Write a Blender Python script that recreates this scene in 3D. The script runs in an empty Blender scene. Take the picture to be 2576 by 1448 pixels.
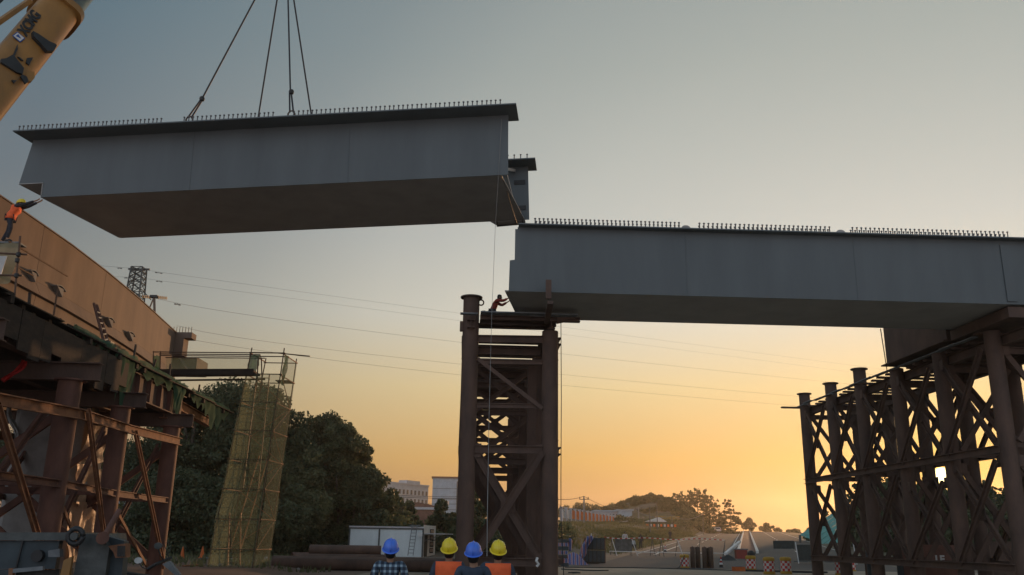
import bpy, math, random
import numpy as np
from mathutils import Vector, Matrix
random.seed(7); rng = np.random.default_rng(7)
R = math.radians
scene = bpy.context.scene
COL = scene.collection

# ---------------------------------------------------------------- camera
FPX = 2210.0; PITCH = math.atan(636/2210.0); ROLL = 0.01524; CAMH = 1.66
cr0 = Vector((1, 0, 0)); cu0 = Vector((0, -math.sin(PITCH), math.cos(PITCH)))
CF = Vector((0, math.cos(PITCH), math.sin(PITCH)))
CR = cr0*math.cos(ROLL) + cu0*math.sin(ROLL); CU = cu0*math.cos(ROLL) - cr0*math.sin(ROLL)
CPOS = Vector((0, 0, CAMH))
cam_d = bpy.data.cameras.new('camera'); cam = bpy.data.objects.new('camera', cam_d); COL.objects.link(cam)
M3 = Matrix((CR, CU, -CF)).transposed()
cam.matrix_world = Matrix.Translation(CPOS) @ M3.to_4x4()
cam_d.sensor_width = 36; cam_d.lens = 36*FPX/2576; cam_d.clip_start = 0.1; cam_d.clip_end = 9000
scene.camera = cam

# ---------------------------------------------------------------- light
SUN_EL, SUN_AZ = 3.95, 25.83          # degrees; azimuth from +Y towards +X
sun_dir = Vector((math.sin(R(SUN_AZ))*math.cos(R(SUN_EL)), math.cos(R(SUN_AZ))*math.cos(R(SUN_EL)), math.sin(R(SUN_EL))))
world = bpy.data.worlds.new('World'); scene.world = world; world.use_nodes = True
wn = world.node_tree.nodes; wl = world.node_tree.links
bg = wn['Background']
sky = wn.new('ShaderNodeTexSky'); sky.sky_type = 'NISHITA'; sky.sun_disc = False
sky.sun_elevation = R(SUN_EL); sky.sun_rotation = R(SUN_AZ)
sky.air_density = 1.0; sky.dust_density = 0.8; sky.ozone_density = 1.5; sky.altitude = 50
def lin(c): return tuple((x/255/12.92) if x/255 <= .04045 else ((x/255+.055)/1.055)**2.4 for x in c)
# dusty evening veil over the clear-air sky: depends on height above the horizon and on the angle from the sun
geo = wn.new('ShaderNodeTexCoord'); nrm = wn.new('ShaderNodeVectorMath'); nrm.operation = 'NORMALIZE'
wl.new(geo.outputs['Generated'], nrm.inputs[0])
sxyz = wn.new('ShaderNodeSeparateXYZ'); wl.new(nrm.outputs[0], sxyz.inputs[0])
asn = wn.new('ShaderNodeMath'); asn.operation = 'ARCSINE'; wl.new(sxyz.outputs['Z'], asn.inputs[0])
eln = wn.new('ShaderNodeMath'); eln.operation = 'DIVIDE'; eln.use_clamp = True; eln.inputs[1].default_value = math.pi/2; wl.new(asn.outputs[0], eln.inputs[0])
dt = wn.new('ShaderNodeVectorMath'); dt.operation = 'DOT_PRODUCT'; dt.inputs[1].default_value = sun_dir; wl.new(nrm.outputs[0], dt.inputs[0])
acs = wn.new('ShaderNodeMath'); acs.operation = 'ARCCOSINE'; wl.new(dt.outputs['Value'], acs.inputs[0])
agn = wn.new('ShaderNodeMath'); agn.operation = 'DIVIDE'; agn.inputs[1].default_value = math.pi; wl.new(acs.outputs[0], agn.inputs[0])
def ramp(stops, inp, dv):
    r = wn.new('ShaderNodeValToRGB'); r.color_ramp.interpolation = 'B_SPLINE' if False else 'EASE'
    e = r.color_ramp.elements
    while len(e) > 1: e.remove(e[-1])
    for i, (p, c) in enumerate(stops):
        el = e[0] if i == 0 else e.new(p/dv); el.position = p/dv; el.color = (*c, 1)
    r.color_ramp.interpolation = 'LINEAR'; wl.new(inp, r.inputs[0]); return r
r_sun = ramp([(0, lin((112, 74, 48))), (2, lin((152, 106, 60))), (5, lin((212, 166, 86))), (9.5, lin((230, 207, 154))), (14, lin((226, 222, 206))), (19, lin((209, 210, 202))), (30, lin((184, 188, 180))), (60, lin((132, 140, 142))), (90, lin((96, 112, 124)))], eln.outputs[0], 90)
r_away = ramp([(0, lin((150, 108, 86))), (3, lin((166, 132, 104))), (7, lin((158, 142, 120))), (13, lin((130, 134, 130))), (20, lin((111, 121, 128))), (31, lin((96, 118, 130))), (60, lin((92, 110, 122))), (90, lin((96, 112, 124)))], eln.outputs[0], 90)
r_mix = ramp([(0, (0,)*3), (15, (0,)*3), (27, (.13,)*3), (36, (.34,)*3), (44, (.66,)*3), (58, (1,)*3)], agn.outputs[0], 180)
veil = wn.new('ShaderNodeMix'); veil.data_type = 'RGBA'; wl.new(r_mix.outputs[0], veil.inputs['Factor']); wl.new(r_sun.outputs[0], veil.inputs['A']); wl.new(r_away.outputs[0], veil.inputs['B'])
BGS = .1; VEIL = .94
vs = wn.new('ShaderNodeVectorMath'); vs.operation = 'SCALE'; vs.inputs['Scale'].default_value = 1/BGS
# the unseen sky behind the camera is brightened as fill for the shaded foreground
mr = wn.new('ShaderNodeMapRange'); mr.interpolation_type = 'SMOOTHSTEP'; mr.inputs['From Min'].default_value = 60/180; mr.inputs['From Max'].default_value = 135/180
wl.new(agn.outputs[0], mr.inputs['Value'])
r_back = ramp([(0, lin((188, 178, 180))), (10, lin((186, 192, 204))), (30, lin((170, 185, 202))), (60, lin((134, 152, 168))), (90, lin((100, 116, 130)))], eln.outputs[0], 90)
aur = ramp([(0, (1.0, .62, .16)), (1.2, (.85, .46, .10)), (3, (.42, .20, .035)), (6, (.12, .05, .006)), (12, (0, 0, 0))], agn.outputs[0], 180)   # glow of the air right round the sun
ad_ = wn.new('ShaderNodeVectorMath'); ad_.operation = 'ADD'; wl.new(veil.outputs['Result'], ad_.inputs[0]); wl.new(aur.outputs[0], ad_.inputs[1])
fs = wn.new('ShaderNodeVectorMath'); fs.operation = 'SCALE'; fs.inputs['Scale'].default_value = .80; wl.new(ad_.outputs[0], fs.inputs[0])
v2 = wn.new('ShaderNodeMix'); v2.data_type = 'RGBA'; wl.new(mr.outputs[0], v2.inputs['Factor']); wl.new(fs.outputs[0], v2.inputs['A']); wl.new(r_back.outputs[0], v2.inputs['B'])
wl.new(v2.outputs['Result'], vs.inputs[0])
cm = wn.new('ShaderNodeMix'); cm.data_type = 'RGBA'; cm.inputs['Factor'].default_value = VEIL; wl.new(sky.outputs[0], cm.inputs['A']); wl.new(vs.outputs[0], cm.inputs['B'])
wl.new(cm.outputs['Result'], bg.inputs['Color']); bg.inputs['Strength'].default_value = BGS
sl = bpy.data.lights.new('sun_lamp', 'SUN'); sl.energy = 2.6; sl.angle = R(0.6); sl.color = (1.0, 0.55, 0.27)
slo = bpy.data.objects.new('sun_lamp', sl); COL.objects.link(slo)
slo.rotation_euler = (-sun_dir).to_track_quat('-Z', 'Y').to_euler()
scene.view_settings.view_transform = 'Standard'; scene.view_settings.look = 'None'
scene.view_settings.exposure = 0.3; scene.view_settings.gamma = 1.0; scene.view_settings.use_curve_mapping = False
scene.cycles.volume_bounces = 1; scene.cycles.max_bounces = 8; scene.cycles.transparent_max_bounces = 24
scene.cycles.use_denoising = True; scene.cycles.sample_clamp_indirect = 6
scene.cycles.volume_step_rate = 4.0; scene.cycles.use_adaptive_sampling = True

# ---------------------------------------------------------------- photo geometry helpers (picture 2576 x 1448)
def ray(x, y): return CF + CR*((x-1288)/FPX) + CU*((724-y)/FPX)
def P(x, y, D):
    d = ray(x, y); return CPOS + d*(D/d.y)
def Hh(x, y, z):
    d = ray(x, y); return CPOS + d*((z-CAMH)/d.z)
def smooth(a, b, t):
    t = min(1, max(0, (t-a)/(b-a))); return t*t*(3-2*t)
def zr(Y):
    if Y < 65: return 0.0
    if Y < 300: return (Y-65)*.0235
    t = Y-300; return max(-30.0, 5.5225 + t*.0235 - t*t*.0002) if t < 400 else max(-30.0, 5.5225 + 400*.0235 - 32 - (t-400)*.13)
RS = .2617
def terr(x, y):
    a = x - RS*y
    z = zr(y)
    if a < -11.5:
        b = smooth(72, 100, y)*2.3*smooth(11.5, 24, -a)*(.3+.7*smooth(-4, 9, x))
        z += b
    z += 0.22*smooth(9.5, 12.5, -x)*smooth(26, 33, y)*(1-smooth(62, 75, y))
    if a > 13: z -= .4*smooth(13, 20, a)
    # hill beside the road
    z += 7.6*math.exp(-(((x-46)/17)**2 + ((y-290)/45)**2))*smooth(10, 17, -a)
    return z
def G(x, y, y0=15):
    d = ray(x, y); Y = y0
    while Y < 420:
        q = CPOS + d*(Y/d.y)
        if q.z <= terr(q.x, q.y): return q
        Y += .25
    return CPOS + d*(300/d.y)

# ---------------------------------------------------------------- mesh builder
def ortho(d, up=None):
    d = d.normalized(); up = Vector(up) if up else Vector((0, 0, 1))
    if abs(d.dot(up)) > .98: up = Vector((0, 1, 0)) if abs(d.y) < .9 else Vector((1, 0, 0))
    s = d.cross(up).normalized(); return s, s.cross(d).normalized()
class MB:
    def __init__(s): s.v = []; s.f = []
    def add(s, vs, fs):
        n = len(s.v); s.v += [tuple(v) for v in vs]; s.f += [tuple(i+n for i in f) for f in fs]; return s
    def box(s, c, size, ax=None):
        c = Vector(c); a, b, d = [x*.5 for x in size]
        e = ax or (Vector((1, 0, 0)), Vector((0, 1, 0)), Vector((0, 0, 1)))
        vs = [c + e[0]*(a*i) + e[1]*(b*j) + e[2]*(d*k) for i in (-1, 1) for j in (-1, 1) for k in (-1, 1)]
        return s.add(vs, [(0, 1, 3, 2), (4, 6, 7, 5), (0, 4, 5, 1), (2, 3, 7, 6), (0, 2, 6, 4), (1, 5, 7, 3)])
    def bar(s, p, q, w, h=None, up=None):
        p = Vector(p); q = Vector(q); d = q-p; a, b = ortho(d, up)
        return s.box((p+q)/2, (w, d.length, h or w), (a, d.normalized(), b))
    def chan(s, p, q, w, h, up=None, t=.03):
        # C channel: web + two flanges
        p = Vector(p); q = Vector(q); d = q-p; a, b = ortho(d, up); dn = d.normalized(); m = (p+q)/2
        s.box(m, (t, d.length, h), (a, dn, b))
        s.box(m + b*(h/2) + a*(w/2), (w, d.length, t), (a, dn, b)); s.box(m - b*(h/2) + a*(w/2), (w, d.length, t), (a, dn, b)); return s
    def ibeam(s, p, q, w, h, up=None, t=.03):
        p = Vector(p); q = Vector(q); d = q-p; a, b = ortho(d, up); dn = d.normalized(); m = (p+q)/2
        s.box(m, (t, d.length, h-2*t), (a, dn, b))
        s.box(m + b*(h/2-t/2), (w, d.length, t), (a, dn, b)); s.box(m - b*(h/2-t/2), (w, d.length, t), (a, dn, b)); return s
    def tube(s, p, q, r, r2=None, n=10, caps=True):
        p = Vector(p); q = Vector(q); r2 = r if r2 is None else r2; a, b = ortho(q-p)
        vs = []
        for c, rr in ((p, r), (q, r2)):
            vs += [c + (a*math.cos(t) + b*math.sin(t))*rr for t in [2*math.pi*k/n for k in range(n)]]
        fs = [(k, (k+1) % n, n+(k+1) % n, n+k) for k in range(n)]
        if caps: fs += [tuple(range(n))[::-1], tuple(range(n, 2*n))]
        return s.add(vs, fs)
    def path(s, pts, r, n=6):
        pts = [Vector(p) for p in pts]; vs = []; fs = []
        rr = r if isinstance(r, (list, tuple)) else [r]*len(pts)
        a0 = None
        for i, p in enumerate(pts):
            d = (pts[min(i+1, len(pts)-1)] - pts[max(i-1, 0)])
            if d.length < 1e-6: d = Vector((0, 0, 1))
            if a0 is None: a, b = ortho(d)
            else:
                a = (a0 - d.normalized()*a0.dot(d.normalized())).normalized(); b = a.cross(d.normalized())
            a0 = a
            vs += [p + (a*math.cos(2*math.pi*k/n) + b*math.sin(2*math.pi*k/n))*rr[i] for k in range(n)]
        for i in range(len(pts)-1):
            fs += [(i*n+k, i*n+(k+1) % n, (i+1)*n+(k+1) % n, (i+1)*n+k) for k in range(n)]
        fs += [tuple(range(n))[::-1], tuple(range((len(pts)-1)*n, len(pts)*n))]
        return s.add(vs, fs)
    def prism(s, pts, ext):
        pts = [Vector(p) for p in pts]; ext = Vector(ext); n = len(pts)
        return s.add(pts + [p+ext for p in pts], [tuple(range(n))[::-1], tuple(range(n, 2*n))] + [(k, (k+1) % n, n+(k+1) % n, n+k) for k in range(n)])
    def lathe(s, c, prof, n=16, ax=None, sx=1, sy=1):
        c = Vector(c); e = ax or (Vector((1, 0, 0)), Vector((0, 1, 0)), Vector((0, 0, 1))); vs = []; fs = []
        for r, z in prof:
            vs += [c + e[0]*(r*sx*math.cos(2*math.pi*k/n)) + e[1]*(r*sy*math.sin(2*math.pi*k/n)) + e[2]*z for k in range(n)]
        m = len(prof)
        for i in range(m-1): fs += [(i*n+k, i*n+(k+1) % n, (i+1)*n+(k+1) % n, (i+1)*n+k) for k in range(n)]
        fs += [tuple(range(n))[::-1], tuple(range((m-1)*n, m*n))]
        return s.add(vs, fs)
    def grid(s, fn, nu, nv):
        vs = [fn(i/nu, j/nv) for i in range(nu+1) for j in range(nv+1)]
        return s.add(vs, [(i*(nv+1)+j, (i+1)*(nv+1)+j, (i+1)*(nv+1)+j+1, i*(nv+1)+j+1) for i in range(nu) for j in range(nv)])
def link(o, parent=None):
    COL.objects.link(o)
    if parent: o.parent = parent
    return o
def wloc(o):
    v = Vector((0, 0, 0))
    while o: v = v + o.location; o = o.parent
    return v
def part(name, mb, mat, parent=None, origin=None, smooth=False, label=None, solid=0):
    org = Vector(origin) if origin is not None else (wloc(parent) if parent else Vector((0, 0, 0)))
    me = bpy.data.meshes.new(name)
    me.from_pydata([(v[0]-org.x, v[1]-org.y, v[2]-org.z) for v in mb.v], [], mb.f); me.update()
    if mat: me.materials.append(mat)
    if smooth:
        me.polygons.foreach_set('use_smooth', [True]*len(me.polygons))
        if smooth != 'all': me.set_sharp_from_angle(angle=R(38))
    o = bpy.data.objects.new(name, me); link(o, parent)
    o.location = org - (wloc(parent) if parent else Vector((0, 0, 0)))
    if label: o['label'] = label
    if solid:
        m = o.modifiers.new('solid', 'SOLIDIFY'); m.thickness = solid; m.offset = 0
    return o
def tag(o, label, cat, group=None, kind=None):
    if label: o['label'] = label
    if cat: o['category'] = cat
    if group: o['group'] = group
    if kind: o['kind'] = kind
    return o
def thing(name, label, cat, loc, group=None):
    o = bpy.data.objects.new(name, None); COL.objects.link(o); o.location = Vector(loc); o.empty_display_size = .3
    return tag(o, label, cat, group)
def kids(o): return [c for c in COL.objects if c.parent == o]
def dup(root, loc, rotz=0, label=None, scale=1):
    def cp(o, parent):
        c = o.copy(); COL.objects.link(c)
        if parent: c.parent = parent
        for ch in list(o.children): cp(ch, c)
        return c
    c = cp(root, None); c.location = Vector(loc); c.rotation_euler = (0, 0, rotz); c.scale = (scale,)*3
    if label: c['label'] = label
    return c
def piece(me, name, loc, parent, rot=None):
    o = bpy.data.objects.new(name, me); link(o, parent); o.location = Vector(loc)
    if rot is not None: o.rotation_euler = rot
    return o

# ---------------------------------------------------------------- materials
def mat(name, c1, c2=None, scale=2.0, rough=.6, metal=0.0, bump=.0, bscale=12, stretch=(1, 1, 1), contrast=(.35, .65), spec=.4, trans=0, alpha=1, emis=None, coord='Object'):
    m = bpy.data.materials.new(name); m.use_nodes = True; nt = m.node_tree; N = nt.nodes; L = nt.links
    b = N['Principled BSDF']; b.inputs['Roughness'].default_value = rough; b.inputs['Metallic'].default_value = metal
    b.inputs['Specular IOR Level'].default_value = spec
    tc = N.new('ShaderNodeTexCoord'); mp = N.new('ShaderNodeMapping'); mp.inputs['Scale'].default_value = stretch
    L.new(tc.outputs[coord], mp.inputs['Vector'])
    if c2 is None: c2 = tuple(x*.72 for x in c1)
    no = N.new('ShaderNodeTexNoise'); no.inputs['Scale'].default_value = scale; no.inputs['Detail'].default_value = 7; no.inputs['Roughness'].default_value = .62
    L.new(mp.outputs[0], no.inputs['Vector'])
    rp = N.new('ShaderNodeValToRGB'); rp.color_ramp.elements[0].position = contrast[0]; rp.color_ramp.elements[1].position = contrast[1]
    rp.color_ramp.elements[0].color = (*c2, 1); rp.color_ramp.elements[1].color = (*c1, 1)
    L.new(no.outputs['Fac'], rp.inputs[0]); L.new(rp.outputs[0], b.inputs['Base Color'])
    if bump:
        n2 = N.new('ShaderNodeTexNoise'); n2.inputs['Scale'].default_value = bscale; n2.inputs['Detail'].default_value = 5
        L.new(mp.outputs[0], n2.inputs['Vector'])
        bp = N.new('ShaderNodeBump'); bp.inputs['Strength'].default_value = bump; bp.inputs['Distance'].default_value = .03
        L.new(n2.outputs['Fac'], bp.inputs['Height']); L.new(bp.outputs[0], b.inputs['Normal'])
    if alpha < 1 or trans:
        out = N['Material Output']; mix = N.new('ShaderNodeMixShader'); tr = N.new('ShaderNodeBsdfTransparent')
        src = b
        if trans:
            tl = N.new('ShaderNodeBsdfTranslucent'); L.new(rp.outputs[0], tl.inputs['Color'])
            m2 = N.new('ShaderNodeMixShader'); m2.inputs[0].default_value = trans
            L.new(b.outputs[0], m2.inputs[1]); L.new(tl.outputs[0], m2.inputs[2]); src = m2
        if alpha < 1:
            mix.inputs[0].default_value = alpha; L.new(tr.outputs[0], mix.inputs[1]); L.new(src.outputs[0], mix.inputs[2]); L.new(mix.outputs[0], out.inputs[0])
        else: L.new(src.outputs[0], out.inputs[0])
    if emis:
        b.inputs['Emission Color'].default_value = (*emis[:3], 1); b.inputs['Emission Strength'].default_value = emis[3]
    return m
M = {}
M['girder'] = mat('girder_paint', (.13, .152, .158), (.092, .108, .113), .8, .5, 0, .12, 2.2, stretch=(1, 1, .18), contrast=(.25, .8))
M['girder_in'] = mat('girder_paint_lifted', (.37, .365, .345), (.30, .295, .28), .8, .65)  # girder paint lightened to imitate light on the undersides; also on inner plates
M['stud'] = mat('stud_steel', (.16, .15, .15), None, 4, .5, .6)
M['rust'] = mat('rusty_pipe', (.18, .085, .06), (.10, .05, .038), 2.2, .75, .1, .25, 14, stretch=(1, 1, .4))
M['rust_d'] = mat('dark_rusty_steel', (.155, .095, .07), (.075, .052, .043), 1.6, .8, .1, .25, 16, stretch=(1, 1, .45), contrast=(.3, .72))
M['rust_o'] = mat('sunlit_orange_rust', (.30, .14, .07), (.17, .08, .045), 3, .8, 0, .2, 16)  # rust with the orange of low sunlight put into the colour
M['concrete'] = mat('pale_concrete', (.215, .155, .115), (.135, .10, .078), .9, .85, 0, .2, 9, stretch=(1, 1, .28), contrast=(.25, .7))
M['concrete_g'] = mat('grey_concrete', (.30, .29, .27), (.21, .20, .19), 1.3, .9, 0, .2, 10)
M['wood'] = mat('formwork_timber', (.05, .036, .028), (.025, .02, .017), 3, .85, 0, .2, 12, stretch=(.3, 1, 3))  # timber colour darkened to stand in for shade on the falsework
M['plank'] = mat('weathered_plank', (.22, .24, .25), (.13, .14, .145), 3, .7)
M['net'] = mat('green_safety_net', (.10, .21, .12), (.06, .15, .09), 2.5, .9, trans=.45, alpha=.82, stretch=(1, 1, .3))
M['net_y'] = mat('yellowed_safety_net', (.27, .31, .19), (.24, .275, .165), .5, .9, trans=.5, alpha=.38, stretch=(1, 1, .5))
M['pipe_scaf'] = mat('scaffold_tube', (.15, .09, .06), (.09, .06, .045), 6, .6, .4)
M['pipe_lit'] = mat('sunlit_scaffold_tube', (.34, .15, .07), (.2, .09, .05), 6, .6, .2)  # lit copy of the scaffold tube, low sun painted into the colour
M['yellow'] = mat('crane_yellow', (.36, .18, .045), (.22, .12, .04), 1.2, .45, 0, .03, 6, stretch=(1, 1, .4))
M['dark'] = mat('dark_grease', (.035, .035, .035), (.02, .02, .02), 3, .5)
M['chrome'] = mat('inner_boom_steel', (.24, .25, .20), (.14, .15, .13), 1, .3, .5, stretch=(3, 3, .3))
M['rope'] = mat('wire_rope', (.05, .05, .055), None, 20, .6, .3)
M['white'] = mat('white_paint', (.72, .72, .70), (.58, .58, .56), 1.5, .5)
M['black'] = mat('black_rubber', (.03, .03, .03), (.018, .018, .018), 5, .7)
M['skin'] = mat('skin', (.40, .24, .16), (.33, .19, .12), 8, .6)
M['hair'] = mat('hair', (.02, .018, .016), None, 30, .7)
M['hel_y'] = mat('yellow_helmet', (.90, .70, .03), (.82, .62, .03), 3, .25, spec=.6)
M['hel_b'] = mat('blue_helmet', (.08, .22, .85), (.07, .18, .75), 3, .25, spec=.6)
M['vest'] = mat('orange_vest', (1.0, .17, .05), (.85, .13, .04), 5, .75, 0, .5, 9)
M['navy'] = mat('navy_cloth', (.06, .08, .115), (.04, .055, .08), 6, .9, 0, .5, 9)
M['trouser'] = mat('dark_trousers', (.045, .045, .055), (.03, .03, .035), 6, .9, 0, .4, 8)
M['red'] = mat('red_cloth', (.55, .03, .025), (.35, .02, .02), 3, .8, trans=.35)
M['asphalt'] = mat('asphalt', (.085, .08, .075), (.06, .057, .054), .12, .85, 0, .3, 30, contrast=(.3, .7), coord='Object')
M['dirt'] = mat('dusty_ground', (.21, .17, .13), (.12, .095, .075), .22, .95, 0, .5, 3, contrast=(.3, .7))
M['marking'] = mat('road_marking', (.75, .75, .70), (.55, .55, .5), 2, .7)
M['leaf'] = mat('leaf_green', (.12, .145, .07), (.05, .066, .036), 1.1, .6, trans=.35)
M['leaf2'] = mat('leaf_olive', (.15, .165, .075), (.065, .08, .042), 1.1, .6, trans=.35)
M['pine'] = mat('pine_needles', (.07, .085, .035), (.035, .05, .022), .5, .7, trans=.3)
M['bark'] = mat('bark', (.14, .11, .085), (.07, .055, .045), 5, .9, 0, .5, 10)
M['grassm'] = mat('dry_grass', (.20, .17, .075), (.09, .11, .04), .4, .9, trans=.3)
M['glass'] = mat('window_glass', (.06, .065, .08), (.04, .045, .055), 1, .15)
M['blue_w'] = mat('pale_blue_wall', (.42, .50, .56), (.34, .41, .46), .8, .7)
M['off_white'] = mat('offwhite_render', (.58, .56, .56), (.46, .44, .44), .3, .8)
M['brick'] = mat('dull_red_brick', (.24, .12, .09), (.16, .08, .06), 1, .9)
M['panel'] = mat('sandwich_panel', (.74, .80, .80), (.62, .68, .68), .8, .5, stretch=(1, 1, .3))
M['orange'] = mat('orange_board', (.90, .30, .09), (.7, .24, .08), 2, .7, trans=.55)
M['teal'] = mat('teal_roof_sheet', (.10, .36, .32), (.07, .27, .25), .8, .6)
M['tank'] = mat('brown_cylinder_paint', (.11, .065, .045), (.07, .045, .03), 4, .6)
M['green_d'] = mat('dark_green_crate', (.05, .055, .05), (.03, .035, .03), 4, .7)
M['greyp'] = mat('grey_painted_steel', (.12, .13, .125), (.06, .065, .062), 3, .6, .2, .2, 14)
M['bluegrey'] = mat('bluegrey_panel', (.055, .075, .085), (.035, .048, .055), 3, .6)
M['plastic'] = mat('wrapping_film', (.72, .48, .31), (.5, .34, .23), 2.2, .45, 0, .8, 5, trans=.3)  # film colour carries the orange of the sunlight falling on it
M['moto_w'] = mat('mirror_white', (.7, .72, .7), None, 4, .3)
# ================================================================ THE PLACE: ground, road, hill, sun, haze
def tri_sheet(name, xs, ys, zf, mt, kind='structure', lab=None):
    mb = MB(); nx, ny = len(xs), len(ys)
    mb.v = [(x, y, zf(x, y)) for x in xs for y in ys]
    mb.f = [(i*ny+j, (i+1)*ny+j, (i+1)*ny+j+1, i*ny+j+1) for i in range(nx-1) for j in range(ny-1)]
    o = part(name, mb, mt, smooth='all'); o['kind'] = kind
    if lab: o['label'] = lab
    return o
def nz(x, y): return .05*math.sin(x*.9+y*.37)*math.sin(y*.71-x*.3) + .02*math.sin(x*2.7)*math.cos(y*2.1)
def gz(x, y):
    a = x-RS*y
    near = smooth(10.5, 14, abs(a)) if y > 60 else smooth(4, 10, -x)
    w = near*(1 + 5*smooth(14, 24, abs(a))*smooth(80, 100, y))
    return terr(x, y) + nz(x, y)*w - (.06 if y > 56 and abs(a) < 13 else 0)
xs = sorted(set(list(np.arange(-60, 110, 1.6)) + list(np.arange(-700, -60, 32)) + list(np.arange(110, 900, 32))))
ys = sorted(set(list(np.arange(-6, 130, 1.6)) + list(np.arange(130, 420, 5)) + list(np.arange(420, 1300, 40))))
ground = tri_sheet('ground', xs, ys, gz, M['dirt'])
# ground colour: dusty earth near, greener on the banks, reddish spoil on the left, wet tyre patches
nt = M['dirt'].node_tree; N = nt.nodes; L = nt.links; b = N['Principled BSDF']
rp = [n for n in N if n.type == 'VALTORGB'][0]
tc = [n for n in N if n.type == 'TEX_COORD'][0]
n3 = N.new('ShaderNodeTexNoise'); n3.inputs['Scale'].default_value = .045; n3.inputs['Detail'].default_value = 6; L.new(tc.outputs['Object'], n3.inputs['Vector'])
r3 = N.new('ShaderNodeValToRGB'); r3.color_ramp.elements[0].position = .44; r3.color_ramp.elements[1].position = .58; L.new(n3.outputs['Fac'], r3.inputs[0])
sx = N.new('ShaderNodeSeparateXYZ'); L.new(tc.outputs['Object'], sx.inputs[0])
far = N.new('ShaderNodeMapRange'); far.inputs['From Min'].default_value = 74; far.inputs['From Max'].default_value = 92; L.new(sx.outputs['Y'], far.inputs['Value'])
mu = N.new('ShaderNodeMath'); mu.operation = 'MULTIPLY'; L.new(far.outputs[0], mu.inputs[0]); L.new(r3.outputs[0], mu.inputs[1])
mx = N.new('ShaderNodeMix'); mx.data_type = 'RGBA'; L.new(mu.outputs[0], mx.inputs['Factor']); L.new(rp.outputs[0], mx.inputs['A']); mx.inputs['B'].default_value = (.065, .068, .03, 1)
lf = N.new('ShaderNodeMapRange'); lf.inputs['From Min'].default_value = -6; lf.inputs['From Max'].default_value = -12; L.new(sx.outputs['X'], lf.inputs['Value'])
mx2 = N.new('ShaderNodeMix'); mx2.data_type = 'RGBA'; L.new(lf.outputs[0], mx2.inputs['Factor']); L.new(mx.outputs['Result'], mx2.inputs['A']); mx2.inputs['B'].default_value = (.15, .075, .05, 1)
mf = N.new('ShaderNodeMath'); mf.operation = 'SUBTRACT'; mf.use_clamp = True; L.new(lf.outputs[0], mf.inputs[0]); L.new(far.outputs[0], mf.inputs[1])
mm = N.new('ShaderNodeMath'); mm.operation = 'MULTIPLY'; mm.inputs[1].default_value = .7; L.new(mf.outputs[0], mm.inputs[0]); L.new(mm.outputs[0], mx2.inputs['Factor'])
L.new(mx2.outputs['Result'], b.inputs['Base Color'])

def road_pt(a, y, dz): return (a+RS*y, y, zr(y)+dz)
def strip(name, a0, a1, y0, y1, dz, mt, step=6, na=1):
    mb = MB(); n = max(1, int((y1-y0)/step))
    mb.grid(lambda u, v: road_pt(a0+(a1-a0)*v, y0+(y1-y0)*u, dz), n, na); return part(name, mb, mt, smooth='all')
rd = strip('road', -11.2, 11.2, 62, 460, .0, M['asphalt'], 4, 4); rd['kind'] = 'structure'
ap = MB(); ap.grid(lambda u, v: (-7+ (62*RS+11.2+7+22)*v, 18+44*u, .012*math.sin(u*9+v*7)*0+.004), 8, 8)
o = part('yard_pavement', ap, mat('dusty_concrete_yard', (.37, .31, .235), (.25, .21, .16), .45, .9, 0, .4, 14, stretch=(1, .3, 1), contrast=(.32, .68))); o['kind'] = 'structure'
rm = thing('road_marking', None, None, (RS*100, 100, zr(100))); rm['kind'] = 'structure'
def mk(a0, a1, y0, y1): 
    mb = MB(); mb.grid(lambda u, v: road_pt(a0+(a1-a0)*v, y0+(y1-y0)*u, .008), max(1, int((y1-y0)/6)), 1); part('painted_line', mb, M['marking'], rm)
mk(-9.1, -8.88, 88, 122)
y = 128
while y < 330: mk(-7.1, -6.95, y, y+6); y += 13
mk(-10.9, -10.75, 90, 330); mk(10.6, 10.75, 100, 330); mk(-2.05, -1.9, 130, 330)
y = 100
while y < 330: mk(5.4, 5.6, y, y+6); y += 13
# median kerbs and central strip
for k, (a0, a1) in enumerate(((-1.15, -.85), (.85, 1.15))):
    seg = 96
    while seg < 320:
        mb = MB(); s1 = seg+7.9
        vs = [road_pt(a, yy, dz) for yy in (seg, s1) for a in (a0, a1) for dz in (0.0, .28)]
        mb.add(vs, [(0, 1, 3, 2), (4, 6, 7, 5), (0, 4, 5, 1), (2, 3, 7, 6), (1, 5, 7, 3)])
        o = part('kerb', mb, M['marking'], None, origin=road_pt(a0, seg, 0)); o['kind'] = 'structure'; seg += 8
o = strip('median_soil', -.85, .85, 96, 320, .16, M['brick']); o['kind'] = 'structure'

# the low sun itself
mb = MB(); c = CPOS + ray(2370, 1197).normalized()*2600
mb.lathe(c, [(max(.01, 23*math.sin(math.pi*i/12)), -23*math.cos(math.pi*i/12)) for i in range(13)], 24)
sm = bpy.data.materials.new('sun_glow'); sm.use_nodes = True; sn = sm.node_tree
em = sn.nodes.new('ShaderNodeEmission'); em.inputs['Color'].default_value = (1, .82, .42, 1); em.inputs['Strength'].default_value = 4.5
lw_ = sn.nodes.new('ShaderNodeLayerWeight'); lw_.inputs['Blend'].default_value = .5; rr_ = sn.nodes.new('ShaderNodeValToRGB')
rr_.color_ramp.elements[0].position = .25; rr_.color_ramp.elements[0].color = (1, .80, .36, 1); rr_.color_ramp.elements[1].position = .8; rr_.color_ramp.elements[1].color = (.6, .30, .04, 1)
sn.links.new(lw_.outputs['Facing'], rr_.inputs[0]); sn.links.new(rr_.outputs[0], em.inputs['Color'])
sn.links.new(em.outputs[0], sn.nodes['Material Output'].inputs[0])
o = part('sun', mb, sm, None, origin=c, smooth='all'); o['kind'] = 'structure'; o['label'] = 'low bright sun disc glowing between the bent posts'

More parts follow.
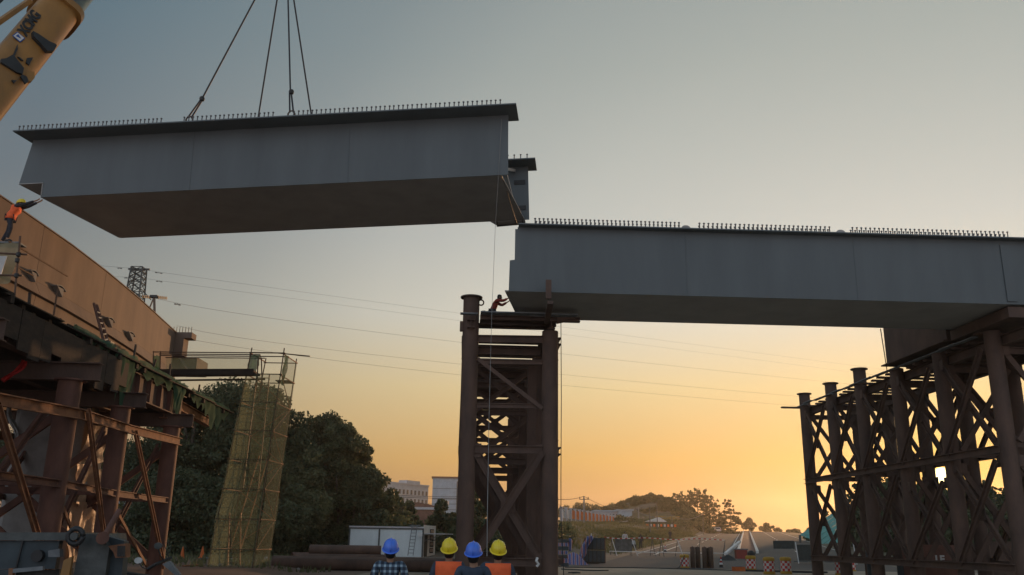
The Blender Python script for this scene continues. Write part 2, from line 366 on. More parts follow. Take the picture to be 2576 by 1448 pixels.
# air
hz = MB(); hz.box((150, 640, 22.5), (1780, 1330, 62+20))
hm = bpy.data.materials.new('haze_air'); hm.use_nodes = True; hn = hm.node_tree
for n in list(hn.nodes):
    if n.type == 'BSDF_PRINCIPLED': hn.nodes.remove(n)
pv = hn.nodes.new('ShaderNodeVolumePrincipled'); pv.inputs['Color'].default_value = (.97, .88, .74, 1)
pv.inputs['Density'].default_value = .0003; pv.inputs['Anisotropy'].default_value = .7
hn.links.new(pv.outputs[0], hn.nodes['Material Output'].inputs['Volume'])
o = part('haze', hz, hm); o['kind'] = 'stuff'; o['label'] = 'thin dusty evening air over the whole site'
# ================================================================ GIRDERS
def studs(root, pts, tall=.22):
    me = STUD
    w = wloc(root)
    for p in pts:
        o = piece(me, 'shear_stud', Vector(p)-w, root)
sb = MB(); sb.tube((0, 0, 0), (0, 0, .19), .022, n=6, caps=False); sb.tube((0, 0, .19), (0, 0, .225), .04, n=6)
STUD = bpy.data.meshes.new('shear_stud'); STUD.from_pydata(sb.v, [], sb.f); STUD.materials.append(M['stud'])

def plate(root, name, pts, ext, mt=None, **k):
    mb = MB(); mb.prism(pts, ext); return part(name, mb, mt or M['girder'], root, **k)

# lifted tub girder -----------------------------------------------------------
A = P(1278, 440, 30.9); B = P(100, 497, 32.5)
e1 = (A-B).normalized(); LEN = (A-B).length
e2 = Vector((-e1.y, e1.x, 0)).normalized(); e3 = e1.cross(e2).normalized()
if e3.z < 0: e3 = -e3
W = 4.95; HT = 2.5; SK = .62
lg = thing('lifted_box_girder', 'long grey steel box girder hanging on four wire slings with bolts along its top', 'girder', B + e1*(LEN/2) + e2*(W/2))
def Q(s, w, h): return B + e1*s + e2*w + e3*h
t = .03
plate(lg, 'web', [Q(-.95, 0, .62), Q(.08, 0, .62), Q(.08, 0, 0), Q(LEN, 0, 0), Q(LEN+.05, 0, HT), Q(-.62, 0, HT)], e2*t, label='near web plate of the hanging girder')
plate(lg, 'web', [Q(SK-.95, W, .62), Q(SK+.08, W, .62), Q(SK+.08, W, 0), Q(LEN+.50, W, 0), Q(LEN+.50, W, HT), Q(SK-.62, W, HT)], e2*(-t), label='far web plate of the hanging girder')
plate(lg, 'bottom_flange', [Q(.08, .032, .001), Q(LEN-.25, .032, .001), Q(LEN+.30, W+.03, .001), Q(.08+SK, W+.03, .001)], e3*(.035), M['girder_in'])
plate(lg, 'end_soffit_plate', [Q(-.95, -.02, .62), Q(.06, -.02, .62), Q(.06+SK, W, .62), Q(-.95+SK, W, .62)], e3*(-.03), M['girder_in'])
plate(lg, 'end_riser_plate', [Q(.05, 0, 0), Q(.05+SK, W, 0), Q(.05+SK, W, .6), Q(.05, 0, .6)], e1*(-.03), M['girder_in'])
plate(lg, 'top_flange', [Q(-.95, -.84, HT+.005), Q(LEN+.42, -.84, HT+.005), Q(LEN+.42, .55, HT+.005), Q(-.80, .55, HT+.005)], e3*.05, label='near top flange studded with bolts')
plate(lg, 'top_flange', [Q(SK-.95, W-.80, HT+.005), Q(LEN+.86, W-.80, HT+.005), Q(LEN+.86, W+.5, HT+.005), Q(SK-.95, W+.5, HT+.005)], e3*.05, label='far top flange')
for s in (2.2, 6.4, 10.6, 14.8, 18.0):
    k = SK*s/LEN
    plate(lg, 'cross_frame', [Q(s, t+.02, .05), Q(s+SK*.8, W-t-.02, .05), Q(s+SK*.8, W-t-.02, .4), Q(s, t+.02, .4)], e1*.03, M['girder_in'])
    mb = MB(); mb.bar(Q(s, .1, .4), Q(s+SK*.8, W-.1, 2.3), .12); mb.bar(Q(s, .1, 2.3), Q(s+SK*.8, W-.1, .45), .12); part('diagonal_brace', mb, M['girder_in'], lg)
for h in (.55, 1.75):
    mb = MB(); mb.box(Q(LEN+.12, W-.05, h+.0), (.5, .03, .2), (e1, e2, e3)); part('web_pad', mb, M['dark'], lg)
# splice rail under the right end
mb = MB(); mb.bar(Q(LEN-.95, W+.35, -.10), Q(LEN+.22, W+.15, -.12), .07, .05)
for s in (LEN-.9, LEN-.1, LEN+.2): mb.bar(Q(s, W-.1, -.03), Q(s, W+.28, -.12), .03)
part('splice_rail', mb, M['dark'], lg)
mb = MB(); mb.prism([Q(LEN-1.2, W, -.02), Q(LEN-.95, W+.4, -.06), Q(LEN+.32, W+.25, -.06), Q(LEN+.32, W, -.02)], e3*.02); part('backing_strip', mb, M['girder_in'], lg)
sp = []
for x0, x1, n in ((64, 428, 35), (486, 708, 21), (760, 1262, 46)):
    a0 = (x0-52)/(1300-52)*(LEN+1.37)-.95; a1 = (x1-52)/(1300-52)*(LEN+1.37)-.95
    for i in range(n):
        s = a0+(a1-a0)*i/(n-1)
        sp.append(Q(s, -.74, HT+.055)+e1*random.uniform(-.012, .012)); sp.append(Q(s+.05, -.2, HT+.055))
for i in range(6): sp.append(Q(LEN+.5-i*.28, W-.7, HT+.055)); sp.append(Q(LEN+.53-i*.28, W-.2, HT+.055))
studs(lg, sp)

# fixed girder on the bents ------------------------------------------------------
A2 = P(1281, 733, 30.6); B2 = P(2576, 767, 31.2)
g1 = (B2-A2).normalized(); g2 = Vector((-g1.y, g1.x, 0)).normalized(); g3 = g2.cross(g1)*-1
if g3.z < 0: g3 = -g3
def Q2(s, w, h): return A2 + g1*s + g2*w + g3*h
L2 = 24.0; W2 = 4.05; H2 = 2.47
fg = thing('fixed_box_girder', 'dark grey steel box girder resting on the rusty pipe bents at right', 'girder', Q2(10, W2/2, 0))
plate(fg, 'web', [Q2(-.02, 0, 0), Q2(L2, 0, 0), Q2(L2, 0, H2), Q2(.27, 0, H2), Q2(.27, 0, H2-.08), Q2(.18, 0, H2-.08), Q2(.18, 0, 1.2), Q2(.0, 0, 1.17)], g2*t, label='near web plate of the fixed girder')
plate(fg, 'web', [Q2(.8, W2, 0), Q2(L2, W2, 0), Q2(L2, W2, H2), Q2(.9, W2, H2)], g2*(-t), label='far web plate of the fixed girder')
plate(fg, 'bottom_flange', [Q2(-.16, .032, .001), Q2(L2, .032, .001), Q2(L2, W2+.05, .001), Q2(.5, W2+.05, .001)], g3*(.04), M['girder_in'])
plate(fg, 'top_flange', [Q2(.3, -.32, H2+.004), Q2(L2, -.32, H2+.004), Q2(L2, .5, H2+.004), Q2(.3, .5, H2+.004)], g3*.045)
plate(fg, 'top_flange', [Q2(1.2, W2-.5, H2+.004), Q2(L2, W2-.5, H2+.004), Q2(L2, W2+.4, H2+.004), Q2(1.2, W2+.4, H2+.004)], g3*.045)
for s in (3, 8, 13, 18):
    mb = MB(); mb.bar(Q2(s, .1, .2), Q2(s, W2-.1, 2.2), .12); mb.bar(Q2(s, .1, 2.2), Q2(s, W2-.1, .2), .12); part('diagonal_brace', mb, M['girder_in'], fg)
mb = MB(); mb.box(Q2(18.55, -.03, 1.2), (.36, .03, 2.2), (g1, g2, g3)); part('splice_plate', mb, M['girder'], fg)
for xx in (1724, 2112):
    s = (xx-1310)/(2576-1310)*18.9+.3
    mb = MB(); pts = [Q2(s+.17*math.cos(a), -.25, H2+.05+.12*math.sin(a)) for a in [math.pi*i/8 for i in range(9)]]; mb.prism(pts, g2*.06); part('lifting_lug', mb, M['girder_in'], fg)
sp = []
for x0, x1, n in ((1350, 1706, 35), (1757, 2082, 30), (2140, 2532, 36)):
    for i in range(n):
        s = ((x0+(x1-x0)*i/(n-1))-1310)/(2576-1310)*18.95+.3
        sp.append(Q2(s, -.25, H2+.05)); sp.append(Q2(s+.06, .05, H2+.05))
studs(fg, sp)

# beam box under the fixed girder over the right bent
bb = thing('bearing_box_beam', 'dark steel bearing box under the right girder above the pipe bent', 'beam', P(2400, 880, 36))
c0 = P(2222, 828, 35.6)
XA, YA = 15.35, 31.6
mb = MB(); mb.box((XA+4.6, 33.55, 9.72), (9.2, 3.7, 1.1)); part('box_wall', mb, M['rust_d'], bb)
mb = MB(); mb.box((XA+4.6, 33.55, 9.14), (9.45, 3.95, .05)); part('base_plate', mb, M['rust_d'], bb)

for s_ in (6.1, 12.4):
    part('weld_seam', MB().box(Q(s_, -.006, HT/2), (.02, .012, HT-.02), (e1, e2, e3)), M['girder'], lg); part('weld_seam', MB().box(Q2(s_+.4, -.006, H2/2), (.02, .012, H2-.02), (g1, g2, g3)), M['girder'], fg)
# slings and hook ---------------------------------------------------------------
hook = P(720, -143, 32.9)
def on_top(px, w):     # point on the top flange whose picture x is px
    best = None
    for i in range(4000):
        s = LEN*i/4000; q = Q(s, w, HT+.06); d = q-CPOS; k = d.dot(CF); x = 1288+FPX*d.dot(CR)/k
        if best is None or abs(x-px) < best[0]: best = (abs(x-px), q)
    return best[1]
sl_lab = [(475, -.6, True, 'leftmost of the four wire slings, doubled through a shackle at its foot'), (625, W-.1, False, 'second wire sling from the left, reaching behind the studs'),
          (732, -.6, True, 'near vertical wire sling with a shackle above a doubled loop'), (806, W-.1, False, 'rightmost wire sling leaning away behind the studs')]
for px, w, dbl, lab in sl_lab:
    q = on_top(px, w); tt = thing('wire_sling', lab, 'sling', q, 'wire slings above the hanging girder')
    top = hook + Vector((random.uniform(-.1, .1), 0, 0))
    if dbl:
        m = q + (top-q)*(.115 if px < 600 else .125); sd = Vector((.07, 0, 0))
        mb = MB(); mb.tube(m, top, .035, n=8); part('rope', mb, M['rope'], tt)
        mb = MB(); mb.tube(m-sd*.5, q-sd+Vector((0, 0, .25)), .035, n=8); mb.tube(m+sd*.5, q+sd+Vector((0, 0, .25)), .035, n=8); part('doubled_rope', mb, M['rope'], tt)
        mb = MB(); mb.lathe(m+Vector((.03, 0, .08)), [(.02, -.12), (.09, -.08), (.11, 0), (.08, .08), (.02, .1)], 10); part('clamp', mb, M['dark'], tt, smooth=True)
        mb = MB(); mb.path([q+Vector((-.12, 0, 0)), q+Vector((-.13, 0, .18)), q+Vector((-.06, 0, .3)), q+Vector((.06, 0, .3)), q+Vector((.13, 0, .18)), q+Vector((.12, 0, 0))], .035); part('shackle', mb, M['rust_d'], tt)
    else:
        mb = MB(); mb.tube(q, top, .035, n=8); part('rope', mb, M['rope'], tt)
        mb = MB(); mb.path([q+Vector((-.12, 0, 0)), q+Vector((-.1, 0, .2)), q+Vector((0, 0, .28)), q+Vector((.1, 0, .2)), q+Vector((.12, 0, 0))], .035); part('shackle', mb, M['rust_d'], tt)

# crane ---------------------------------------------------------------------------
tip = Vector((hook.x+.2, hook.y+.5, 41.5))
bm_ = P(46, 150, 17.6)
bd = (tip-bm_).normalized()
side = bd.cross(Vector((0, 0, 1))).normalized()
# face of the boom turned to the camera
tocam = (CPOS-bm_); tocam = (tocam - bd*tocam.dot(bd)).normalized(); bs = bd.cross(tocam).normalized()
if bs.dot(CR) < 0: bs = -bs
foot = bm_ - bd*11.5
cr = thing('mobile_crane', 'yellow telescopic crane boom rising at the top left corner', 'crane', (foot.x, foot.y, 0))
def boom_sec(p, q, w, d, round_side=True):
    # rounded "egg" section: flat towards bs-, rounded towards bs+
    prof = []
    for a in range(0, 24):
        an = 2*math.pi*a/24; c, s_ = math.cos(an), math.sin(an)
        ex = .55 if True else 1
        prof.append((w/2*math.copysign(abs(c)**ex, c), d/2*math.copysign(abs(s_)**ex, s_)))
    vs = [p + bs*x + tocam*y for x, y in prof] + [q + bs*x + tocam*y for x, y in prof]; n = 24
    mb = MB(); mb.add(vs, [(k, (k+1) % n, n+(k+1) % n, n+k) for k in range(n)] + [tuple(range(n))[::-1], tuple(range(n, 2*n))]); return mb
WB = .92
cend = P(124, 45, 17.6+1.0)
s_end = (cend-bm_).dot(bd)
base = part('boom_section', boom_sec(foot, bm_+bd*s_end, WB, 1.0), M['yellow'], cr, smooth=True, label='outer yellow boom section')
part('boom_collar', boom_sec(bm_+bd*(s_end-.03), bm_+bd*(s_end+.16), WB*1.18, 1.18), M['yellow'], cr, smooth=True)
part('inner_boom_section', boom_sec(bm_+bd*(s_end+.1)+bs*.06, tip, WB*.84, .78), M['chrome'], cr, smooth=True)
mb = MB(); mb.box(tip, (.7, .9, 1.2), (bs, tocam, bd)); part('boom_head', mb, M['yellow'], cr)
mb = MB(); mb.tube(tip, hook+Vector((0, 0, 1.0)), .03); part('hoist_rope', mb, M['rope'], cr)
mb = MB(); mb.box(hook+Vector((0, 0, .7)), (.5, .35, .8)); mb.path([hook+Vector((0, 0, .35)), hook+Vector((.18, 0, .1)), hook+Vector((.1, 0, -.12)), hook+Vector((-.12, 0, -.1)), hook+Vector((-.16, 0, .08))], .06)
part('hook_block', mb, M['yellow'], cr)
# guy rod on the left of the boom, brackets, dirt patches as welded parts
def BP(x, y, off=.0):       # point on the camera-facing side of the boom
    d = ray(x, y); pl = bm_ + tocam*(.5+off); k = (pl-CPOS).dot(tocam)/d.dot(tocam); return CPOS + d*k
mb = MB(); mb.bar(BP(-30, 75, -.2), BP(75, 2, -.2), .12, .1); part('stay_bar', mb, M['yellow'], cr)
mb = MB(); mb.tube(BP(-30, 35, -.3), BP(30, -25, -.3), .03); part('hose', mb, M['dark'], cr)
for pts, nm, h in (([(78, 85), (92, 92), (118, 110), (136, 118), (138, 122), (130, 135), (114, 135), (100, 118), (80, 98)], 'slider_bracket', .10),
                   ([(42, 115), (32, 140), (14, 150), (0, 152), (0, 160), (40, 185), (54, 190), (58, 175), (34, 145), (42, 128)], 'slider_bracket', .05),
                   ([(54, 190), (40, 205), (28, 204), (34, 212), (50, 195), (62, 214), (70, 208), (66, 196)], 'weld_plate', .04),
                   ([(67, 148), (82, 147), (72, 166), (64, 160)], 'weld_plate', .03), ([(43, 145), (48, 146), (58, 155), (52, 154)], 'weld_plate', .03)):
    mb = MB(); mb.prism([BP(x, y, .005) for x, y in pts], tocam*h); part(nm, mb, M['dark'], cr)
mb = MB(); mb.prism([BP(x, y, -.10) for x, y in ((83, 186), (83, 202), (76, 210), (60, 210), (62, 186))], tocam*.08); part('wear_plate', mb, M['yellow'], cr)
def text_on(txt, p, xdir, nrm, size, mt, root, name='lettering', ext=.006):
    cu = bpy.data.curves.new(name, 'FONT'); cu.body = txt; cu.size = size; cu.extrude = ext; cu.offset = size*.045; cu.materials.append(mt); cu.align_x = 'LEFT'
    o = bpy.data.objects.new(name, cu); link(o, root)
    x = xdir.normalized(); n = (nrm-x*nrm.dot(x)).normalized(); yv = n.cross(x)
    mw = Matrix((x, yv, n)).transposed().to_4x4(); mw.translation = p - wloc(root)
    bpy.context.view_layer.update(); me = bpy.data.meshes.new_from_object(o.evaluated_get(bpy.context.evaluated_depsgraph_get()))
    bpy.data.objects.remove(o); me.name = name
    o = bpy.data.objects.new(name, me); link(o, root); o.matrix_local = mw; return o
tp = BP(66, 92, .012)
text_on('XCMG', tp, BP(96, 44)-BP(62, 92), tocam, .30, M['dark'], cr)
lp = BP(47, 94, .012); lx = (BP(70, 76)-BP(47, 94)).normalized(); ly = tocam.cross(lx)
mb = MB(); mb.box(lp, (.20, .20, .008), (lx, ly, tocam)); part('badge', mb, mat('badge_blue', (.03, .10, .35)), cr)
mb = MB(); mb.box(lp+tocam*.006, (.16, .16, .008), (lx, ly, tocam)); part('badge_field', mb, M['white'], cr)
mb = MB(); mb.prism([lp+tocam*.011+lx*.05+ly*.05, lp+tocam*.011-lx*.05+ly*.05, lp+tocam*.011-ly*.055], tocam*.004); part('badge_triangle', mb, mat('badge_blue2', (.03, .10, .35)), cr)
# carrier below, outside the picture to the left
mb = MB(); mb.box((foot.x-1.5, foot.y, 1.3), (9, 2.6, .9)); part('carrier_deck', mb, M['yellow'], cr)
mb = MB(); mb.box((foot.x-.6, foot.y, 2.6), (3, 2.2, 1.9)); part('turntable_house', mb, M['yellow'], cr)
for i in range(4):
    for sgn in (-1, 1):
        mb = MB(); cx = foot.x-5+i*2.1; mb.tube((cx, foot.y+sgn*1.0, .55), (cx, foot.y+sgn*1.35, .55), .55, n=18); part('wheel', mb, M['black'], cr)
# ================================================================ PIPE BENTS
E1 = Vector((.9988, .05, 0)); E2 = Vector((-.05, .9988, 0)); UP = Vector((0, 0, 1))
def post(root, p, ztop, r=.315, cap=False, z0=0, m=None, name='post', bands=True):
    mb = MB(); mb.tube((p.x, p.y, z0), (p.x, p.y, ztop), r, n=18)
    if bands:
        for zz in np.arange(z0+2.2, ztop-.5, 3.1): mb.tube((p.x, p.y, zz), (p.x, p.y, zz+.035), r+.012, n=18)
    o = part(name, mb, m or M['rust_d'], root, smooth=True)
    if cap:
        mb = MB(); mb.tube((p.x, p.y, ztop), (p.x, p.y, ztop+.05), r*1.36, n=18); part('cap_plate', mb, m or M['rust_d'], o, smooth=True)
    return o
def brace(root, p, q, w=.22, m=None, name='brace', kind='bar', up=None):
    mb = MB()
    if kind == 'bar': mb.bar(p, q, w*.4, w, up)
    elif kind == 'chan': mb.chan(p, q, w*.45, w, up)
    else: mb.tube(p, q, w/2, n=8)
    return part(name, mb, m or M['rust_d'], root)
def xpanel(root, p, q, z0, z1, off, w=.22, m=None, trim=.3, kind='bar'):
    d = (q-p).normalized()*trim
    a = Vector((p.x, p.y, 0))+d; b = Vector((q.x, q.y, 0))-d
    o1 = off; o2 = off*-1 if off.length else off
    gc = (a+b)/2+UP*((z0+z1)/2)+o1*.6; gd = (b-a).normalized(); gn = gd.cross(UP)
    if (b-a).length > 1.5 and root.name != 'falsework':
        part('gusset_plate', MB().box(gc, (.5, .5, .03) if False else (w*2.0, .03, w*2.0), (gd, gn, UP)), m or M['rust_d'], root)
        for q_, zz_ in ((a, z0), (b, z0), (a, z1), (b, z1)): part('gusset_plate', MB().box(q_+UP*zz_+o1*.6, (w*1.7, .03, w*1.9), (gd, gn, UP)), m or M['rust_d'], root)
    brace(root, a+UP*z0+o1, b+UP*z1+o1, w, m, 'diagonal_brace', kind); brace(root, a+UP*z1+o1*.25, b+UP*z0+o1*.25, w, m, 'diagonal_brace', kind)

# centre tower -------------------------------------------------------------------
PL = P(1185, 800, 33.6); PR = P(1384, 830, 33.6); PL.z = PR.z = 0
ct = thing('support_tower', 'dark rusty pipe tower in the middle carrying the end of the right girder', 'support tower', (PL+PR)/2)
ks = [0, 5.2, 10.6, 16.2]
rows = [[PL+E2*k for k in ks], [PR+E2*k for k in ks]]
TZ = 9.55
for ri, row in enumerate(rows):
    for k, p in enumerate(row):
        if ri == 0 and k == 0:
            post(ct, p, P(1185, 751, 33.6).z, cap=True, r=.32)
        else: post(ct, p, TZ, z0=0)
        mb = MB(); mb.box((p.x, p.y, .1), (1.0, 1.0, .2)); part('foot_plate', mb, M['concrete_g'], ct)
LV = [.9, 4.95, 9.2]
for k in range(4):
    a, b = rows[0][k], rows[1][k]; off = E2*(-.33)
    for z in LV: brace(ct, a+UP*z+E1*.2+off*.2, b+UP*z-E1*.2+off*.2, .26, kind='chan', name='cross_tie')
    xpanel(ct, a, b, .95, 4.9, off*.5, .27, kind='chan')
    if k:
        for z0_, z1_ in ((5.05, 7.0), (7.1, 9.0)): xpanel(ct, a, b, z0_, z1_, off*.5, .19, kind='chan')
        brace(ct, a+UP*7.05+E1*.2, b+UP*7.05-E1*.2, .2, kind='chan', name='cross_tie')
    else:
        for z_ in (6.6, 8.3): brace(ct, a+UP*z_+E1*.2+off*.2, b+UP*z_-E1*.2+off*.2, .15, kind='chan', name='cross_tie')
        brace(ct, a+UP*8.4+E1*.3+off*.5, b+UP*6.5-E1*.3+off*.5, .15, name='diagonal_brace')
    part('post_sleeve', MB().box(b-E1*.56+E2*1.9+UP*4.3, (.36, .3, 8.4), (E1, E2, UP)), M['rust_d'], ct)
for ri, row in enumerate(rows):
    s = -1 if ri == 0 else 1
    for k in range(3):
        for z in LV: brace(ct, row[k]+UP*z+E1*s*.33, row[k+1]+UP*z+E1*s*.33, .24, kind='chan', name='side_tie')
        xpanel(ct, row[k], row[k+1], .95, 4.9, E1*s*.3, .2); xpanel(ct, row[k], row[k+1], 5.0, 9.1, E1*s*.3, .2)
# cap beams, joists and planks
for ri, row in enumerate(rows):
    mb = MB(); mb.ibeam(row[0]-E2*.5+UP*9.72, row[3]+E2*.8+UP*9.72, .3, .32); part('cap_beam', mb, M['rust_d'], ct)
for d_ in (.5, 5.7, 11.1, 15.7):
    part('needle_beam', MB().ibeam(PL+E2*d_+E1*.32+UP*8.85, PL+E2*d_+E1*2.8+UP*8.85, .3, .3), M['rust_d'], ct)
for d_, z_ in ((7.4, 9.3), (13.0, 9.3)):
    part('needle_beam', MB().ibeam(PL+E2*d_+E1*.1+UP*z_, PL+E2*d_+E1*3.1+UP*z_, .28, .2), M['rust_d'], ct)
jd = [-.45, .35, .9, 3.2, 3.75, 5.0, 6.2, 6.75, 8.2, 10.3, 11.0, 12.1, 13.2, 14.4, 15.6, 16.4]
for d in jd:
    if ri == 1:
        lo, hi = (-.75, 4.25) if d < 0 else (-.35 if d > .4 else .1, 3.4)
        mb = MB(); mb.ibeam(PL+E2*d+E1*(lo if d > .4 else .35)+UP*9.97, PL+E2*d+E1*hi+UP*9.97, .26, .17); part('joist', mb, M['rust_d'], ct)
zpl = 10.07
for i, (lo, hi, d0, d1) in enumerate(((-.42, .25, -.72, -.48), (.36, 2.95, -.95, -.62), (3.02, 4.1, -.95, -.6), (.36, 2.2, -.60, -.30), (2.3, 4.0, -.58, -.3), (.4, 3.3, .1, .4), (.4, 3.0, .45, .75), (.2, 3.1, 5.1, 5.45), (.3, 3.0, 8.1, 8.5))):
    mb = MB(); mb.box(PL+E1*((lo+hi)/2)+E2*((d0+d1)/2)+UP*(zpl+.02*(i % 2)), (hi-lo, d1-d0, .045), (E1, E2, UP)); part('plank', mb, M['plank'], ct)
mb = MB(); mb.prism([PL+E1*3.35-E2*.6+UP*9.85, PL+E1*4.15-E2*.6+UP*10.04, PL+E1*3.35-E2*.6+UP*10.04], E2*.4); part('edge_bracket', mb, M['rust_d'], ct)
# lifting eye on the tall post, junction box on its left, small upstand
c = P(1210, 762, 33.6); mb = MB(); mb.path([c+E1*(.11*math.cos(a))+UP*(.11*math.sin(a)) for a in [2*math.pi*i/12 for i in range(13)]], .03); part('lifting_eye', mb, M['rust_d'], ct)
mb = MB(); mb.box(P(1161, 822, 33.6), (.12, .2, .38)); part('junction_box', mb, M['rust_d'], ct)
c = P(1217, 792, 33.4); mb = MB(); mb.box(c, (.12, .12, .3)); part('stub', mb, M['rust_d'], ct)
mb = MB(); mb.box(P(1380, 729, 30.2)-UP*0, (.2, .12, .7)); mb.box(P(1380, 729, 31.5)-UP*.9, (.2, 3.0, .12)); part('guide_stop', mb, M['rust_d'], ct)
mb = MB(); mb.box((PR.x-.3, PR.y+2.5, .95), (1.9, .35, .3), (E1, E2, UP)); part('base_tie', mb, M['rust_d'], ct)
for px, py in ((1352, 1412),):
    mb = MB(); mb.path([P(px, py-8, 33.0), P(px-3, py, 32.95), P(px+3, py+8, 33.0), P(px-2, py+14, 33.0)], .05); part('tied_rag', mb, M['white'], ct)

# right bent -----------------------------------------------------------------------
rb = thing('pipe_bent', 'long dark rusty pipe bent at the right with the low sun behind it', 'support bent', (18.5, 43, 0))
Ds = [52.6, 48.7, 45.0, 41.1, 37.2, 33.3]
r1 = [Vector((17.71+(52.6-D)*.052, D, 0)) for D in Ds]; r2 = [p+E1*3.1 for p in r1]
tops = [P(2025, 993, 52.6).z, P(2093, 967, 48.7).z, P(2165, 931, 45.0).z, 9.75, 9.75, 9.75]
for i, p in enumerate(r1): post(rb, p, tops[i], cap=i < 3)
for i, p in enumerate(r2): post(rb, p, 9.2 if i < 3 else 9.75)
LV2 = [.95, 5.22]
for rw, s in ((r1, -1), (r2, 1)):
    mb = MB(); mb.ibeam(rw[0]-E2*-1.0+E1*(.30 if s < 0 else 0)+UP*9.35, rw[5]-E2*3+E1*(.30 if s < 0 else 0)+UP*9.35, .28, .4); part('cap_beam', mb, M['rust_d'], rb)
    for i in range(5):
        for z in LV2: brace(rb, rw[i]+UP*(z+(.42 if s > 0 and z > 2 else 0))+E1*s*.33, rw[i+1]+UP*(z+(.42 if s > 0 and z > 2 else 0))+E1*s*.33, .26, kind='chan', name='side_tie')
        xpanel(rb, rw[i], rw[i+1], 1.0, 4.8 if i != 3 else 4.25, E1*s*.3, .23, kind='chan'); xpanel(rb, rw[i], rw[i+1], 5.3 if s < 0 else 5.85, 9.1, E1*s*.3, .23, kind='chan')
for i in range(6):
    for z in [.95, 5.4, 9.0]: brace(rb, r1[i]+UP*z, r2[i]+UP*z, .24, kind='chan', name='cross_tie')
    xpanel(rb, r1[i], r2[i], 1.0, 4.8, E2*(-.3), .22); xpanel(rb, r1[i], r2[i], 5.5, 9.0, E2*(-.3), .22)
for i in range(22):
    D = 52.9-i*.86; p = Vector((17.71+(52.6-D)*.052, D, 0)); lo = random.uniform(-.25, .1); hi = random.uniform(3.2, 3.7)
    if i == 0: lo = -1.35
    if min(abs(D-x) for x in Ds) < .42 and i > 0: continue
    mb = MB(); mb.bar(p+E1*lo+UP*9.6, p+E1*hi+UP*9.6, .22, .09); part('joist', mb, M['rust_d'], rb)
for i in range(15):
    D = 52.5-i*1.28; p = Vector((17.71+(52.6-D)*.052, D, 0)); o = -.38+random.uniform(-.06, .1)
    mb = MB(); mb.box(p+E1*(o+.1)+UP*(9.68+random.uniform(0, .03)), (.24, 1.2, .04), (E1, E2, UP)); part('plank', mb, M['plank'], rb)
mb = MB(); mb.tube(P(2215, 828, 36), P(2233, 942, 38.5), .02, n=6); part('tie_rod', mb, M['rust_d'], rb)

# next girder stub over the bent, behind the fixed girder
for ch in list(bb.children): bpy.data.objects.remove(ch)
mb = MB(); mb.box((20.7, 38.6, 11.0), (5.3, 5.4, 2.1), (E1, E2, UP)); part('box_wall', mb, M['rust_d'], bb)
mb = MB(); mb.box((20.7, 38.6, 9.92), (5.75, 5.7, .06), (E1, E2, UP)); part('base_plate', mb, M['rust_d'], bb)
for y_ in (33.9, 36.8, 39.6):
    mb = MB(); mb.bar(Vector((18.4, y_, 9.82)), Vector((22.6, y_+.2, 9.82)), .35, .12); part('packing_beam', mb, M['rust_d'], bb)
mb = MB(); mb.box((20.8, 33.4, 10.02), (5.2, 4.0, .40), (E1, E2, UP)); part('bearing_pad', mb, M['rust_d'], bb)

# ================================================================ LEFT VIADUCT END, FALSEWORK, SCAFFOLD
pts = [Hh(-60, 452, 13.45), Hh(0, 495, 13.45), Hh(60, 535, 13.45), Hh(112, 571, 13.45), Hh(180, 618, 13.45), Hh(268, 685, 13.45), Hh(350, 753, 13.45), Hh(443, 838, 13.45)]
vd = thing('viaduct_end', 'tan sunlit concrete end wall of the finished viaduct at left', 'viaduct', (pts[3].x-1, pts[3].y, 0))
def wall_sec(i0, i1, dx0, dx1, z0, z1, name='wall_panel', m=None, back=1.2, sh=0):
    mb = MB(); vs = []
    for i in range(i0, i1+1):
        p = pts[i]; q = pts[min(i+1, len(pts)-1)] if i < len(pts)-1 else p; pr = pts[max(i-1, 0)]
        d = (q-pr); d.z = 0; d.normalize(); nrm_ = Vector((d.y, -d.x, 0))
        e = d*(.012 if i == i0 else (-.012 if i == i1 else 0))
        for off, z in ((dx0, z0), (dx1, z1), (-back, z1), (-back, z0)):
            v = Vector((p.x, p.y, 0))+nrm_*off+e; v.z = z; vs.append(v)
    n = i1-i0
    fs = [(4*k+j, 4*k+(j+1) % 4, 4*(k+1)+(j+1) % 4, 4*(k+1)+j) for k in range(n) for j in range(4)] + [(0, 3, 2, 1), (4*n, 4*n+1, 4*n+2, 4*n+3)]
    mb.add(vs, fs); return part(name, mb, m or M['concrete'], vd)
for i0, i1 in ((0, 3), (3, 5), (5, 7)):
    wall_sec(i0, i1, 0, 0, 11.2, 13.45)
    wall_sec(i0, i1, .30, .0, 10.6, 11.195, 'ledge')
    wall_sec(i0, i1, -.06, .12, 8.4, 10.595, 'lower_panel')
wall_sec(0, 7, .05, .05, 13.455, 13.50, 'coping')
# cornice lip at the far end with starter bars, stepped nib
e = pts[7]
mb = MB(); mb.box((e.x+.25, e.y+.3, 13.3), (1.5, .8, .35)); part('cornice', mb, M['concrete'], vd)
mb = MB(); mb.box((e.x+.05, e.y+.3, 12.6), (1.0, .8, 1.05)); part('cornice', mb, M['concrete'], vd)
for i in range(7):
    mb = MB(); mb.tube((e.x-.2+.18*i, e.y+.1, 13.5), (e.x-.2+.18*i, e.y+.1, 13.85), .02, n=5); part('starter_bar', mb, M['dark'], vd)
c = P(468, 917, e.y+1.5); mb = MB(); mb.box((c.x, c.y+1, c.z), (1.3, 2, .9)); part('bearing_nib', mb, M['concrete'], vd)
c = P(440, 905, e.y+.6); mb = MB(); mb.prism([P(400, 880, e.y+.6), P(430, 876, e.y+.6), P(470, 930, e.y+.6), P(400, 930, e.y+.6)], (0, 1.0, 0)); part('haunch', mb, M['concrete'], vd)
